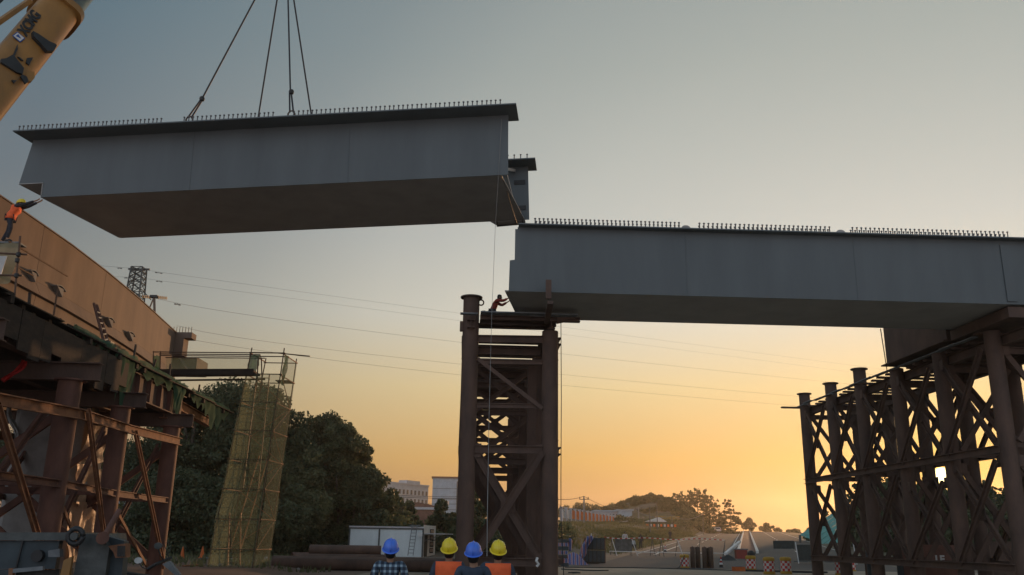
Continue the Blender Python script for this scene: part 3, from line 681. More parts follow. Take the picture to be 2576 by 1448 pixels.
# sockets with curved caps on the ledge
for px, py, kx in ((72, 672, 1), (140, 716, 1.2), (268, 794, 1), (320, 822, 1)):
    q = None; best = 1e9
    for i in range(len(pts)-1):
        for u in np.linspace(0, 1, 30):
            w = pts[i].lerp(pts[i+1], u); w = Vector((w.x, w.y, 11.35)); d = w-CPOS; x = 1288+FPX*d.dot(CR)/d.dot(CF)
            if abs(x-px) < best: best = abs(x-px); q = w
    sc = q.y/32*.36*kx
    sk = part('socket', MB().prism([q+Vector((-.1, -.6*sc, .02)), q+Vector((-.1, .55*sc, .02)), q+Vector((-.1, .5*sc, -.32))], (.32, 0, 0)), M['concrete_g'], vd)
    mb = MB(); mb.grid(lambda u, v: q+Vector((-.05+.3*v, -.8*sc+1.7*sc*u, .02+.10*math.sin(math.pi*u)-.05*u)), 8, 1); part('socket_cap', mb, M['concrete_g'], sk, solid=.04)
mb = MB(); mb.tube(P(145, 727, 30.5), P(135, 793, 30.5), .035, n=6); part('prop', mb, M['pipe_scaf'], vd)

# falsework under it -----------------------------------------------------------------
fw_ = thing('falsework', 'dark rusty pipe falsework with timber deck under the tan concrete wall', 'falsework', (-13.3, 30, 0))
L1 = [Vector((-12.15, 19.2, 0)), Vector((-12.46, 24.4, 0)), Vector((-13.1, 29.7, 0)), Vector((-13.38, 35.0, 0))]
L1[1].x = P(121, 1323, 24.4).x; L1[2].x = P(249, 1431, 29.7).x; L1[3].x = P(393, 1400, 35).x
L1b = [p-E1*5.5 for p in L1]
for p in L1: post(fw_, p, 5.75, m=M['rust'], cap=True)
for p in L1b: post(fw_, p, 5.75, m=M['rust'])
for rw, s in ((L1, 1), (L1b, -1)):
    for i in range(3):
        a, b = rw[i], rw[i+1]
        zt_a = [4.55, 4.85, 5.05, 5.2]; brace(fw_, a+UP*zt_a[i]+E1*s*.36, b+UP*zt_a[i+1]+E1*s*.36, .26, M['rust_o'], 'side_tie', 'chan')
        brace(fw_, a+UP*2.95+E1*s*.36*.5, b+UP*2.95+E1*s*.36*.5, .18, M['rust'], 'side_tie', 'chan')
        brace(fw_, a+UP*5.0+E1*s*.42+E2*.35, b+UP*.5+E1*s*.42-E2*.35, .17, M['rust_o'], 'diagonal_brace', 'chan')
        brace(fw_, a+UP*.5-E1*s*.36+E2*.35, b+UP*5.0-E1*s*.36-E2*.35, .19, M['rust'], 'diagonal_brace', 'chan')
        brace(fw_, a+UP*2.8-E1*s*.1+E2*.35, b+UP*.4-E1*s*.1-E2*.35, .12, M['rust_o'], 'diagonal_brace')
for a, b in zip(L1, L1b):
    brace(fw_, a+UP*5.0, b+UP*.6, .2, M['rust'], 'cross_brace', 'chan'); brace(fw_, a+UP*.6+E2*.15, b+UP*5.0+E2*.15, .2, M['rust'], 'cross_brace', 'chan')
    brace(fw_, a+UP*3.0, b+UP*3.0, .2, M['rust'], 'cross_tie', 'chan')
    mb = MB(); mb.ibeam(a+E1*.8+UP*6.03, b-E1*1.2+UP*6.03, .3, .5); part('transfer_beam', mb, M['rust_d'], fw_)
edge = lambda D: -12.75-(D-20)*.043
for off in (0, 2.2, 4.4, 6.6):
    mb = MB(); mb.ibeam((edge(18)-.2-off, 18, 6.75), (edge(36.5)-.2-off, 36.5, 6.75), .35, .9, t=.04); part('main_beam', mb, M['rust_d'], fw_)  # darker steel stands in for the shadow along the beam sides
for D in np.arange(18.5, 36.5, 1.15):
    mb = MB(); mb.box((edge(D)-.13, D, 6.75), (.26, .03, .8)); part('stiffener', mb, M['rust'], fw_)
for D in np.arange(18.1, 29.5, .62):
    mb = MB(); h_ = random.uniform(.75, 1.25); mb.box((edge(D)+.12+random.uniform(0, .04), D, 7.25-h_/2), (.04, .58, h_)); part('shade_board', mb, M['wood'], fw_)  # dark boards added over the beam in place of its shade
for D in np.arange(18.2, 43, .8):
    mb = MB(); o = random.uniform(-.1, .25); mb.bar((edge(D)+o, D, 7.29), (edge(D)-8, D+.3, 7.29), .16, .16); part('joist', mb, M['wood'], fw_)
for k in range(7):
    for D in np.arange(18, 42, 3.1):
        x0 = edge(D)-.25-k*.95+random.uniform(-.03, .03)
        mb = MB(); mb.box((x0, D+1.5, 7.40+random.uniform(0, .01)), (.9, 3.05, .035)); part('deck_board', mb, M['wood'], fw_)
for D0, D1, z in ((34.8, 41, 6.3), (33.5, 42.5, 6.9)):
    mb = MB(); mb.ibeam((edge(D0)-.3, D0, z), (edge(D1)-1.6+(.8 if z > 6.5 else 0), D1, z), .3, .4); part('outrigger_beam', mb, M['rust_o'], fw_)
for D in np.arange(19, 42, 1.9):
    mb = MB(); t_ = random.uniform(.25, .8) if random.random() < .4 else .18; mb.bar((edge(D)-.05, D, 7.4), (edge(D)-.05+random.uniform(-.1, .1), D, 7.45+t_), .06); part('kicker', mb, M['wood'], fw_)
for D in np.arange(21, 40, 2.4):
    mb = MB(); mb.box((edge(D)-.02+random.uniform(-.05, .05), D, 7.5), (.05, random.uniform(1.2, 2.2), random.uniform(.12, .22))); part('edge_board', mb, M['wood'], fw_)
def drape(root, name, fn, m, nu=14, nv=8, wr=.06, seed=0):
    rs = random.Random(seed); ph = [rs.uniform(0, 6) for _ in range(6)]
    mb = MB()
    def g(u, v):
        p = fn(u, v); w = math.sin(u*17+ph[0]+v*3)*.5+math.sin(u*31+ph[1]-v*5)*.3+math.sin(v*11+ph[2]+u*4)*.4
        return p + Vector((wr*w, wr*.6*math.sin(u*9+ph[3]), wr*.5*math.sin(v*8+u*13+ph[4])))
    mb.grid(g, nu, nv); return part(name, mb, m, root, smooth='all')
for i, (D0, D1, h0, h1) in enumerate(((25.2, 28.4, .1, .45), (28.4, 30.5, .35, 1.6), (30.5, 34.8, .35, .5), (34.5, 36.0, .2, 1.3), (36.6, 39.5, .2, .6), (38.5, 42.5, .3, 1.1))):
    def fn(u, v, D0=D0, D1=D1, h0=h0, h1=h1):
        D = D0+(D1-D0)*u; drop = (h0+(h1-h0)*math.sin(math.pi*u)**.7)*(1+.25*math.sin(u*23+i))
        return Vector((edge(D)+.10+.05*math.sin(v*5), D, 7.62-drop*v*1.0))
    drape(fw_, 'net_scrap', fn, M['net'], 26, 8, .05, i)
# pier behind
pr = thing('concrete_pier', 'grey concrete bridge pier half wrapped in plastic film behind the front pipe', 'pier', P(120, 1300, 33.5)*1.0)
c = P(118, 1250, 34.5); cx, cy = c.x-.2, 35.2
def oct_(w, d, z0, z1, ch=.35):
    pp = [(-w, -d+ch), (-w+ch, -d), (w-ch, -d), (w, -d+ch), (w, d-ch), (w-ch, d), (-w+ch, d), (-w, d-ch)]
    return MB().prism([(cx+a, cy+b, z0) for a, b in pp], (0, 0, z1-z0))
part('shaft', oct_(1.35, 1.3, 0, 7.0), M['concrete_g'], pr)
part('pier_head', oct_(1.7, 1.5, 7.005, 8.6), M['concrete_g'], pr)
for i, (y0, y1, z0, z1, w) in enumerate(((-1.1, .9, 4.4, 6.9, .25), (-1.3, 1.0, 2.7, 4.3, .35), (-1.35, .7, .6, 2.9, .4))):
    drape(pr, 'plastic_film', lambda u, v, y0=y0, y1=y1, z0=z0, z1=z1, w=w: Vector((cx+1.38+w*(.5+.5*math.sin(u*5+v*3+i))*.8, cy+y0+(y1-y0)*u, z0+(z1-z0)*v*(1-.15*u))), M['plastic'], 18, 16, .10, 20+i)
drape(pr, 'plastic_film', lambda u, v: Vector((cx-1.2+.25*math.sin(v*6), cy-1.35-.1*math.sin(u*9), 4.6+2.0*v)), mat('pale_film', (.5, .5, .48), trans=.3), 6, 12, .12, 44)
# edge scaffold at the left border
es = thing('edge_scaffold', 'rusty scaffold pole with two cross tubes and pale net at the left border', 'scaffold', P(40, 745, 27.5))
for a, b in (((51, 595), (37, 746)), ((-40, 636), (70, 641)), ((-40, 692), (57, 694)), ((-5, 560), (-20, 720))):
    part('tube', MB().tube(P(*a, 27.5), P(*b, 27.5), .035, n=8), M['pipe_scaf'], es, smooth=True)
for a in ((47, 640), (42, 693), (44, 655)):
    part('coupler', MB().lathe(P(*a, 27.45)-UP*.07, [(.03, -.02), (.075, 0), (.075, .12), (.03, .14)], 8), M['dark'], es)
drape(es, 'pale_net', lambda u, v: P(-40+u*92-v*26*u, 612+118*v-20*u*v, 28.2), mat('grey_green_net', (.22, .27, .22), trans=.4, alpha=.75), 10, 8, .04, 5)
mb = MB(); mb.grid(lambda u, v: P(-20+u*38-v*16, 645+v*50, 27.9), 4, 4); part('plastic_bag', mb, M['white'], es, solid=.03)
# ladder
ld = thing('ladder', 'short wooden ladder leaning on the tan concrete wall', 'ladder', P(270, 862, 30.5))
pa, pb = P(236, 764, 31.5), P(262, 864, 30.3); qa, qb = P(243, 768, 31.9), P(272, 862, 30.9)
part('rail', MB().bar(pa, pb, .07, .07), M['rust'], ld); part('rail', MB().bar(qa, qb, .07, .07), M['rust'], ld)
for i in range(6): part('rung', MB().bar(pa.lerp(pb, .22+.14*i), qa.lerp(qb, .22+.14*i), .09, .05), M['plank'], ld)
part('foot', MB().box(P(272, 864, 30.4), (.3, .3, .1)), M['dark'], ld)
# red cloth
drape(None, 'red_cloth', lambda u, v: P(52-v*40+u*14-v*u*6+(8*math.sin(v*5)), 905+v*54+u*4, 23.2+.1*math.sin(v*7)), M['red'], 8, 14, .03, 9)
o = [x for x in COL.objects if x.name.startswith('red_cloth')][-1]
tag(o, 'bright red cloth hanging below the dark timber deck', 'cloth')

# scaffold walkway and stair tower -------------------------------------------------------
sw = thing('scaffold_walkway', 'narrow scaffold walkway with netted guard rail leading to the stair tower', 'walkway', P(500, 940, 44))
YW = 44.0
a0 = P(385, 940, YW); a1 = P(655, 940, YW); zW = a0.z
zW2 = a1.z
def W(px, py, dy=0): return P(px, py, YW)+Vector((0, dy, 0))
for dy, m_ in ((0, 0), (.32, 0), (.64, 0)):
    for x0, x1 in ((383, 470), (471, 560), (561, 640)):
        part('deck_plank', MB().bar(W(x0, 934, dy), W(x1, 937-2*(x0 > 500), dy), .30, .10), M['rust_d'], sw)
part('bearer', MB().tube(W(385, 947), W(655, 945), .05, n=8), M['pipe_scaf'], sw); part('bearer', MB().tube(W(385, 950, .9), W(655, 947, .9), .05, n=8), M['pipe_scaf'], sw)
part('fascia_board', MB().bar(W(383, 939, -.2), W(640, 938, -.2), .04, .32), M['wood'], sw)
for dy in (0, .9):
    part('guard_rail', MB().tube(W(385, 886, dy), W(716, 889, dy), .028, n=8), M['pipe_scaf'], sw); part('guard_rail', MB().tube(W(400, 891, dy), W(655, 893, dy), .028, n=8), M['pipe_scaf'], sw)
for px in (386, 404): part('upright', MB().tube(W(px, 884), W(px-2, 950), .028, n=8), M['pipe_scaf'], sw)
part('handrail_extension', MB().tube(W(700, 889), W(780, 897), .03, n=8), M['pipe_scaf'], sw)
drape(sw, 'guard_net', lambda u, v: W(400+232*u, 893+38*v, .95), mat('thin_green_net', (.20, .30, .22), trans=.5, alpha=.32), 20, 4, .04, 12)
drape(sw, 'guard_net', lambda u, v: W(386+16*u, 895+120*v, .0), M['net'], 6, 8, .05, 13)
st = thing('stair_tower', 'tall netted scaffold stair tower with ladders rising beside the trees', 'scaffold tower', P(620, 1448, 45))
XL = P(632, 885, 44).x; XR = P(714, 885, 44).x; YF, YB = 44.0, 46.7; ZT = P(632, 885, 44).z
lev = [ZT - 1.15 - 1.42*i for i in range(8)]; lev = [z for z in lev if z > .4]
corners = [(XL, YF), (XR, YF), (XL, YB), (XR, YB)]
for x, y_ in corners: part('standard', MB().tube((x, y_, .1), (x, y_, ZT+.2), .03, n=8), M['pipe_scaf'], st, smooth=True)
for z in lev+[ZT-.05]:
    lit = z < lev[1]
    for (a, b) in ((0, 1), (2, 3), (0, 2), (1, 3)):
        p, q = corners[a], corners[b]
        part('ledger', MB().tube((p[0]-.08*(a != b), p[1], z), (q[0]+.08, q[1], z), .028, n=6), M['pipe_scaf'] if (a, b) in ((0, 1), (2, 3)) else M['pipe_lit'], st)
for i in range(len(lev)-1):
    z0, z1 = lev[i+1], lev[i]
    part('side_brace', MB().tube((XR+.04, YF, z0 if i % 2 else z1), (XR+.04, YB, z1 if i % 2 else z0), .022, n=6), M['pipe_lit'], st)
    part('back_brace', MB().tube((XL, YB, z0 if i % 2 else z1), (XR, YB, z1 if i % 2 else z0), .022, n=6), M['pipe_lit'], st)
    part('landing', MB().box(((XL+.35) if i % 2 else (XR-.35), YB-.45, z1), (.7, .9, .04)), M['rust_d'], st)
def ladder(p0, p1, w=.34, n=9, m=None):
    l = part('ladder_rail', MB().bar(p0-E1*w/2, p1-E1*w/2, .05, .05), m or M['pipe_lit'], st); part('ladder_rail', MB().bar(p0+E1*w/2, p1+E1*w/2, .05, .05), m or M['pipe_lit'], st)
    for i in range(n): q = p0.lerp(p1, (i+.5)/n); part('rung', MB().bar(q-E1*w/2, q+E1*w/2, .05, .035), m or M['pipe_scaf'], l)
zt = lev
ladder(Vector((XL+.95, YF+.6, zt[4])), Vector((XL+.55, YF+.9, ZT-1.0)), .62, 15, M['pipe_scaf'])
ladder(Vector((XL+.55, YF+1.5, zt[6])), Vector((XL+1.15, YF+1.2, zt[3]+.3)), .4, 10)
ladder(Vector((XL+.85, YF+.4, .3)), Vector((XL+.5, YF+.6, zt[5]+.3)), .45, 10)
mb = MB(); mb.path([P(654, 990, 44.3), P(651, 905, 44.3), P(655, 893, 44.3), P(659, 905, 44.3), P(665, 960, 44.3), P(660, 1010, 44.3)], .03); part('grab_loop', mb, M['rust'], st)
ZN = lev[0]
def netp(name, p, q, z0, z1, bulge, m, seed, nv=26):
    p = Vector(p); q = Vector(q); d = (q-p).normalized(); nn = Vector((d.y, -d.x, 0))
    def fn(u, v):
        s_ = math.sin(math.pi*u)*(.6+.4*abs(math.sin(v*math.pi*5)))
        w = .06*math.exp(-((v-.28)/.08)**2)
        return p.lerp(q, u)+nn*(bulge*s_+w)+UP*(z0+(z1-z0)*v)
    drape(st, name, fn, m, 10, nv, .009, seed)
netp('net_panel', (XL-.05, YF-.05, 0), (XR+.03, YF-.05, 0), .15, ZN, .05, M['net_y'], 31)
netp('net_panel', (XR+.05, YF, 0), (XR+.05, YB+.05, 0), .15, ZT-.1, .05, M['net_y'], 32)
netp('net_panel', (XL-.05, YB, 0), (XL-.05, YF, 0), .15, ZT-1.6, .05, M['net_y'], 33)
drape(st, 'net_bundle', lambda u, v: Vector((XR+.02, YF+.3+.5*u, ZT-.1-1.5*v)), M['net'], 6, 10, .08, 34)
drape(st, 'net_bundle', lambda u, v: Vector((XL-.02+.35*u, YF+.05+.4*u, ZT-.1-1.0*v)), M['net'], 6, 10, .07, 35)

for ch in [c for c in st.children]+[g for c in st.children for g in c.children]:
    me = ch.data; co = np.empty(len(me.vertices)*3); me.vertices.foreach_get('co', co); co = co.reshape(-1, 3); oz = wloc(ch).z
    fr = np.clip((XR-(co[:, 0]+wloc(ch).x))/(XR-XL), 0, 1.1); co[:, 0] += (.055+.045*fr)*(co[:, 2]+oz-ZT); me.vertices.foreach_set('co', co.ravel()); me.update()
# ================================================================ VEGETATION
def leafmesh(name, C, Rd, n, size, mt, parent=None, origin=None, flat=.0, kind=None):
    """n leaf clumps (bent quads) spread through ellipsoids C (k,3) with radii Rd (k,3)"""
    C = np.array(C, float); Rd = np.array(Rd, float); k = len(C)
    w = Rd.prod(axis=1)**(2/3); w /= w.sum()
    idx = rng.choice(k, n, p=w)
    d = rng.normal(size=(n, 3)); d /= np.linalg.norm(d, axis=1)[:, None]
    r = rng.uniform(.25, 1.0, n)**.45*(1+rng.normal(0, .05, n))
    pos = C[idx]+d*r[:, None]*Rd[idx]
    a = rng.normal(size=(n, 3)); a[:, 2] *= (1-flat); a /= np.linalg.norm(a, axis=1)[:, None]
    b = np.cross(a, rng.normal(size=(n, 3))); b /= np.linalg.norm(b, axis=1)[:, None]
    s = size*rng.uniform(.5, 1.3, n)[:, None]
    P0 = pos-a*s*.5; P1 = pos+b*s*.32+a*s*.05; P2 = pos+a*s*.5; P3 = pos-b*s*.32-a*s*.05
    V = np.stack([P0, P1, P2, P3], 1).reshape(-1, 3)
    org = wloc(parent) if parent else Vector(origin or (0, 0, 0))
    V = V-np.array(org)
    me = bpy.data.meshes.new(name); me.vertices.add(4*n); me.vertices.foreach_set('co', V.ravel())
    me.loops.add(4*n); me.loops.foreach_set('vertex_index', np.arange(4*n)); me.polygons.add(n)
    me.polygons.foreach_set('loop_start', np.arange(n)*4); me.polygons.foreach_set('loop_total', np.full(n, 4)); me.update()
    me.materials.append(mt); o = bpy.data.objects.new(name, me); link(o, parent)
    if not parent: o.location = org
    if kind: o['kind'] = kind
    return o
def tree(px, ytop, D, rad, label, mt='leaf', n=9000, size=.5, name='broadleaf_tree', group='trees behind the falsework', lean=0, clumps=26, trunk=True, low=.2):
    t_ = P(px, ytop, D); base = Vector((t_.x, t_.y, gz(t_.x, t_.y))); h = t_.z-base.z
    o = thing(name, label, 'tree', base, group)
    rs = random.Random(int(px*7+ytop)); cs = []; rr = []
    for i in range(clumps):
        an = rs.uniform(0, 2*math.pi); q = rs.uniform(0, 1)**.6; u = rs.uniform(low, 1)
        wd = rad*(1-.55*abs(u-.5)*1.6)*q
        cr_ = rad*rs.uniform(.16, .40)
        z = base.z+h*u-cr_*.7*(u > .6)
        cs.append((base.x+wd*math.cos(an)+lean*u, base.y+wd*math.sin(an)*.8, min(z, t_.z-cr_*.8))); rr.append((cr_*1.15, cr_*1.1, cr_*.85))
    cs.append((t_.x+lean, t_.y, t_.z-rad*.3)); rr.append((rad*.35,)*3)
    for i in range(9 if n > 5000 else 0):
        an = rs.uniform(-.3, 3.4); k = rs.uniform(.10, .17)*rad; cs.append((base.x+rad*.95*math.cos(an), base.y+rs.uniform(-1, 1)*rad*.4, base.z+h*.62+rad*.85*math.sin(an)*rs.uniform(.8, 1.1))); rr.append((k, k, k*.8))
    leafmesh('crown', cs, rr, n, size, M[mt], o)
    if trunk:
        mb = MB(); mb.path([base, base+Vector((.1, 0, h*.3)), base+Vector((-.15+lean*.4, .1, h*.6)), base+Vector((lean*.8, 0, h*.9))], [.04*h*.7, .03*h*.7, .02*h*.7, .006*h])
        for i in range(5):
            an = rs.uniform(0, 6.28); z0 = rs.uniform(.25, .6)*h; p = base+UP*z0
            mb.path([p, p+Vector((math.cos(an)*rad*.4, math.sin(an)*rad*.4, h*.13)), p+Vector((math.cos(an)*rad*.75, math.sin(an)*rad*.7, h*.25))], [.012*h, .008*h, .003*h])
        part('trunk', mb, M['bark'], o, smooth='all')
    return o
TL = [  # px, top y, distance, crown radius
    (60, 1075, 82, 5.0, 'leftmost broad tree showing through the gap between the pipe posts'),
    (215, 1120, 84, 4.2, 'low round tree visible between the first and second pipe posts'),
    (415, 1085, 78, 5.0, 'dark tree behind the third pipe post'),
    (500, 985, 76, 4.6, 'dark tree under the scaffold walkway, just right of the drooping net'),
    (585, 953, 78, 5.2, 'tallest dark tree rising to the scaffold walkway'),
    (665, 972, 80, 4.2, 'tall tree behind the netted stair tower'),
    (755, 1042, 82, 4.8, 'broad tree just right of the stair tower with a bumpy top'),
    (832, 1040, 84, 3.8, 'second bumpy tree right of the stair tower'),
    (868, 1063, 82, 3.0, 'tree with a tuft sticking up at the right end of the dark grove'),
    (884, 1108, 84, 2.8, 'lower tree bulging right from the grove edge, over the white buildings'),
    (898, 1175, 82, 3.4, 'loose leafy tree at the right foot of the grove'),
    (700, 1150, 76, 5.0, 'olive shrubby tree low behind the stair tower'),
    (815, 1190, 86, 5.4, 'olive green bush tree low in front of the grove'),
    (640, 1240, 72, 4.5, 'dark bushy tree at the foot of the stair tower'),
    (480, 1180, 72, 4.8, 'dark bushy tree between third pipe post and stair tower')]
for i, (px, yt, D, r_, lab) in enumerate(TL):
    tree(px, yt, D, r_, lab, 'leaf2' if i in (8, 11, 12) else 'leaf', n=30000 if r_ > 4.1 else 21000, size=.29, clumps=46, low=.08)
for i, (px, yt, D, r_, lab) in enumerate(((985, 1232, 92, 2.2, 'small round tree in front of the long white block'), (1000, 1252, 96, 2.0, 'second small round tree below the long white block'), (1030, 1262, 100, 1.5, 'leafy bush at the right corner of the long white block'),
        (1112, 1258, 88, 1.8, 'dark round bush before the tall pale block'), (1190, 1238, 80, 1.8, 'bush seen through the legs of the support tower'), (1215, 1262, 78, 1.6, 'low bush deeper between the tower legs'))):
    tree(px, yt, D, r_, lab, 'leaf', 2200, .42, 'small_tree', 'small trees on the green bank', clumps=10, low=.3)
# undergrowth masses
def belt(name, label, path, n, size, mt, h=(1.2, 2.4), wd=2.5):
    cs = []; rr = []
    for i in range(len(path)*9):
        u = i/(len(path)*9-1)*(len(path)-1); k = min(int(u), len(path)-2); p = Vector(path[k]).lerp(Vector(path[k+1]), u-k)
        for j in range(2):
            x = p.x+random.uniform(-wd, wd)*.6; y = p.y+random.uniform(-wd, wd); hh_ = random.uniform(*h)
            cs.append((x, y, gz(x, y)+hh_*.35)); rr.append((random.uniform(1.0, 1.9), random.uniform(1.0, 1.9), hh_*.75))
    o = leafmesh(name, cs, rr, n, size, M[mt], None, origin=tuple(path[0]), kind='stuff'); o['label'] = label; o['category'] = 'undergrowth'
    del o['category']; return o
belt('undergrowth', 'dense green undergrowth climbing the bank behind the container office', [(-40, 84, 0), (-24, 86, 0), (-12, 88, 0), (-3, 90, 0), (4, 92, 0)], 34000, .42, 'leaf2', (1.4, 2.9), 3.0)
belt('undergrowth', 'low green undergrowth at the foot of the grove', [(-42, 68, 0), (-30, 69, 0), (-22, 73, 0), (-16, 81, 0), (2, 86, 0)], 30000, .38, 'leaf', (.8, 1.9), 2.6)
belt('undergrowth', 'scrubby green growth on the bank left of the road', [(12, 112, 0), (18, 135, 0), (26, 160, 0), (33, 182, 0), (40, 205, 0)], 14000, .35, 'grassm', (.2, .6), 3.0)
belt('undergrowth', 'thin scrub along the foot of the hill', [(26, 190, 0), (40, 225, 0), (52, 255, 0), (60, 275, 0)], 14000, .6, 'leaf2', (.6, 1.6), 5)
belt('undergrowth', 'dark scrub covering the hill beside the road', [(30, 288, 0), (38, 286, 0), (46, 284, 0), (54, 282, 0), (61, 278, 0)], 22000, .8, 'pine', (.4, 1.2), 15)
belt('undergrowth', 'dark scrub on the near face of the hill', [(42, 262, 0), (46, 258, 0), (52, 254, 0), (57, 256, 0)], 12000, .7, 'pine', (.4, 1.1), 12)
# dry grass tufts on the road bank and spoil
def grass(name, label, n, xr, yr, hgt, mt, test=None):
    X = rng.uniform(*xr, n*3); Y = rng.uniform(*yr, n*3); keep = [(x, y) for x, y in zip(X, Y) if (test is None or test(x, y))][:n]; n = len(keep)
    V = np.zeros((n, 3, 3)); 
    for i, (x, y) in enumerate(keep):
        z = gz(x, y); a = random.uniform(0, 3.14); h_ = hgt*random.uniform(.4, 1.2); w = h_*.25
        V[i] = [(x-w*math.cos(a), y-w*math.sin(a), z-.03), (x+w*math.cos(a), y+w*math.sin(a), z-.03), (x+random.uniform(-.4, .4)*h_, y+random.uniform(-.3, .3)*h_, z+h_)]
    me = bpy.data.meshes.new(name); me.from_pydata(V.reshape(-1, 3).tolist(), [], [(3*i, 3*i+1, 3*i+2) for i in range(n)]); me.materials.append(M[mt])
    o = bpy.data.objects.new(name, me); link(o); o['kind'] = 'stuff'; o['label'] = label
grass('grass', 'dry grass on the bank left of the road', 30000, (2, 62), (88, 240), .35, 'grassm', lambda x, y: x-RS*y < -12.2 and x-RS*y > -40)
grass('grass', 'sparse weeds at the edge of the spoil heap', 4000, (-34, -9), (44, 76), .3, 'leaf2')
# pines on the hill
def pine(px, ybase, ytop, D, rad, label, bare=.35, n=1400):
    t_ = P(px, ytop, D); b_ = P(px, ybase, D); base = Vector((b_.x, b_.y, min(b_.z, gz(b_.x, b_.y)+.3) if abs(b_.z-gz(b_.x, b_.y)) < 4 else b_.z)); base.z = min(base.z, gz(b_.x, b_.y)+.1)
    h = t_.z-base.z; o = thing('pine_tree', label, 'tree', base, 'pines on the hill'); rs = random.Random(int(px*3+ytop))
    lean = rs.uniform(-.4, .4)
    mb = MB(); mb.path([base, base+Vector((lean*.3, 0, h*.5)), base+Vector((lean, 0, h*.97))], [.018*h, .013*h, .004*h]); cs = []; rr = []
    nl = 14
    for i in range(nl):
        u = bare+(1-bare)*i/(nl-1); w = rad*(1.05-.75*(u-bare)/(1-bare))*rs.uniform(.7, 1.15); z = base.z+h*u+rs.uniform(-.03, .03)*h
        for j in range(5):
            an = rs.uniform(0, 6.28); q = rs.uniform(.3, 1); c_ = (base.x+lean*u+w*q*math.cos(an), base.y+w*q*math.sin(an), z+rs.uniform(-.2, .2))
            cs.append(c_); rr.append((w*rs.uniform(.16, .3), w*rs.uniform(.16, .3), h*rs.uniform(.018, .05))); mb.path([(base.x+lean*u, base.y, z-h*.02), c_], [.005*h, .002*h], n=4)
    part('trunk', mb, M['bark'], o); leafmesh('needles', cs, rr, int(n*2.2), .38, M['pine'], o)
PN = [(1597, 1278, 1248, 290, 2.6, 'small round headed pine at the left shoulder of the hill', .1), (1634, 1258, 1240, 290, 2.4, 'low spreading pine at the hill top, left', .1), (1648, 1262, 1248, 290, 2.2, 'stubby pine on the hill top', .1),
      (1680, 1270, 1252, 288, 2, 'thin sapling on the hill crest', .2), (1700, 1290, 1242, 282, 3.2, 'bushy pine right of the hill top', .15), (1718, 1296, 1240, 282, 3.0, 'dense pine beside the two tall bare trunked ones', .25),
      (1738, 1305, 1235, 280, 2.6, 'tall bare trunked pine, first of the pair', .45), (1757, 1308, 1231, 280, 2.8, 'tallest bare trunked pine on the hill', .55), (1776, 1312, 1234, 278, 2.2, 'slim tall pine right of the tallest', .5),
      (1770, 1318, 1268, 276, 2.8, 'bushy pine low on the right slope', .1), (1786, 1322, 1250, 276, 3.0, 'pine leaning out of the right slope', .2), (1802, 1332, 1262, 274, 3.2, 'broad pine at the end of the slope', .1), (1840, 1338, 1260, 270, 4.2, 'large isolated pine by the road at the foot of the hill', .12), (1812, 1330, 1290, 274, 2.2, 'thin pine leaning beside the isolated large one', .2)]
for px, yb, yt, D, r_, lab, bare in PN: pine(px, yb, yt, D, r_, lab, bare, 2600 if r_ > 4 else 1300)
for px, yt, D, r_, lab in ((1884, 1303, 300, 2.8, 'round crowned tree beyond the road crest'), (1926, 1316, 305, 2.4, 'spreading tree right of the round crowned one'), (1955, 1328, 320, 1.5, 'low tree at the far end of the median'), (1985, 1333, 330, 1.6, 'tiny tree on the crest right of the median'), (2000, 1331, 330, 1.6, 'flat topped tree right of the crest')):
    tree(px, yt, D, r_, lab, 'leaf', 3600, .45, 'roadside_tree', 'trees on the road crest', clumps=16, low=.1)
for px, yt, D, r_, lab in ((1425, 1272, 340, 4.2, 'round tree behind the fence wall, nearest the tower'), (1470, 1264, 345, 5, 'broad tree behind the utility pole'), (1500, 1270, 350, 5, 'round tree between pole and blue hall'), (1540, 1266, 340, 5.2, 'broad tree above the long hall'), (1576, 1280, 340, 4, 'low tree left of the hill'), (1446, 1278, 344, 4.6, 'low tree behind the orange fence panels')):
    tree(px, yt, D, r_, lab, 'leaf', 2600, .7, 'ridge_tree', 'trees on the ridge behind the fence', clumps=14, low=.3)
FT = [(2075, 1322, 165, 3.6, 'behind the teal roofed shed, left end'), (2190, 1238, 120, 4.2, 'behind the third bent post'), (2222, 1203, 118, 4.0, 'reaching highest behind the bent, left of the sun'), (2268, 1214, 122, 4.4, 'behind the fourth bent post'), (2318, 1216, 120, 4.4, 'just left under the low sun'), (2365, 1232, 122, 4.2, 'right below the low sun'),
      (2412, 1230, 118, 4.4, 'just right under the low sun'), (2462, 1240, 122, 4.4, 'between the last two bent posts'), (2512, 1246, 120, 4.4, 'left of the last bent post'), (2560, 1238, 118, 4.6, 'behind the last bent post at the right border'), (2615, 1230, 120, 5.0, 'at the very right border')]
for px, yt, D, r_, lab in FT: tree(px, yt, D, r_, 'dark backlit tree '+lab, 'leaf', 5200, .6, 'backlit_tree', 'backlit trees behind the pipe bent', clumps=20, low=.05)
t_ = belt('hedge_mass', 'low dark thicket under the backlit trees behind the bent', [(46, 116, 0), (58, 116, 0), (72, 116, 0), (84, 118, 0)], 26000, .6, 'leaf', (2.5, 5.5), 3)
tree(1990, 1338, 300, 3.0, 'small dark tree at the right end of the crest', 'leaf', 1500, .7, 'roadside_tree', 'trees on the road crest', clumps=10)
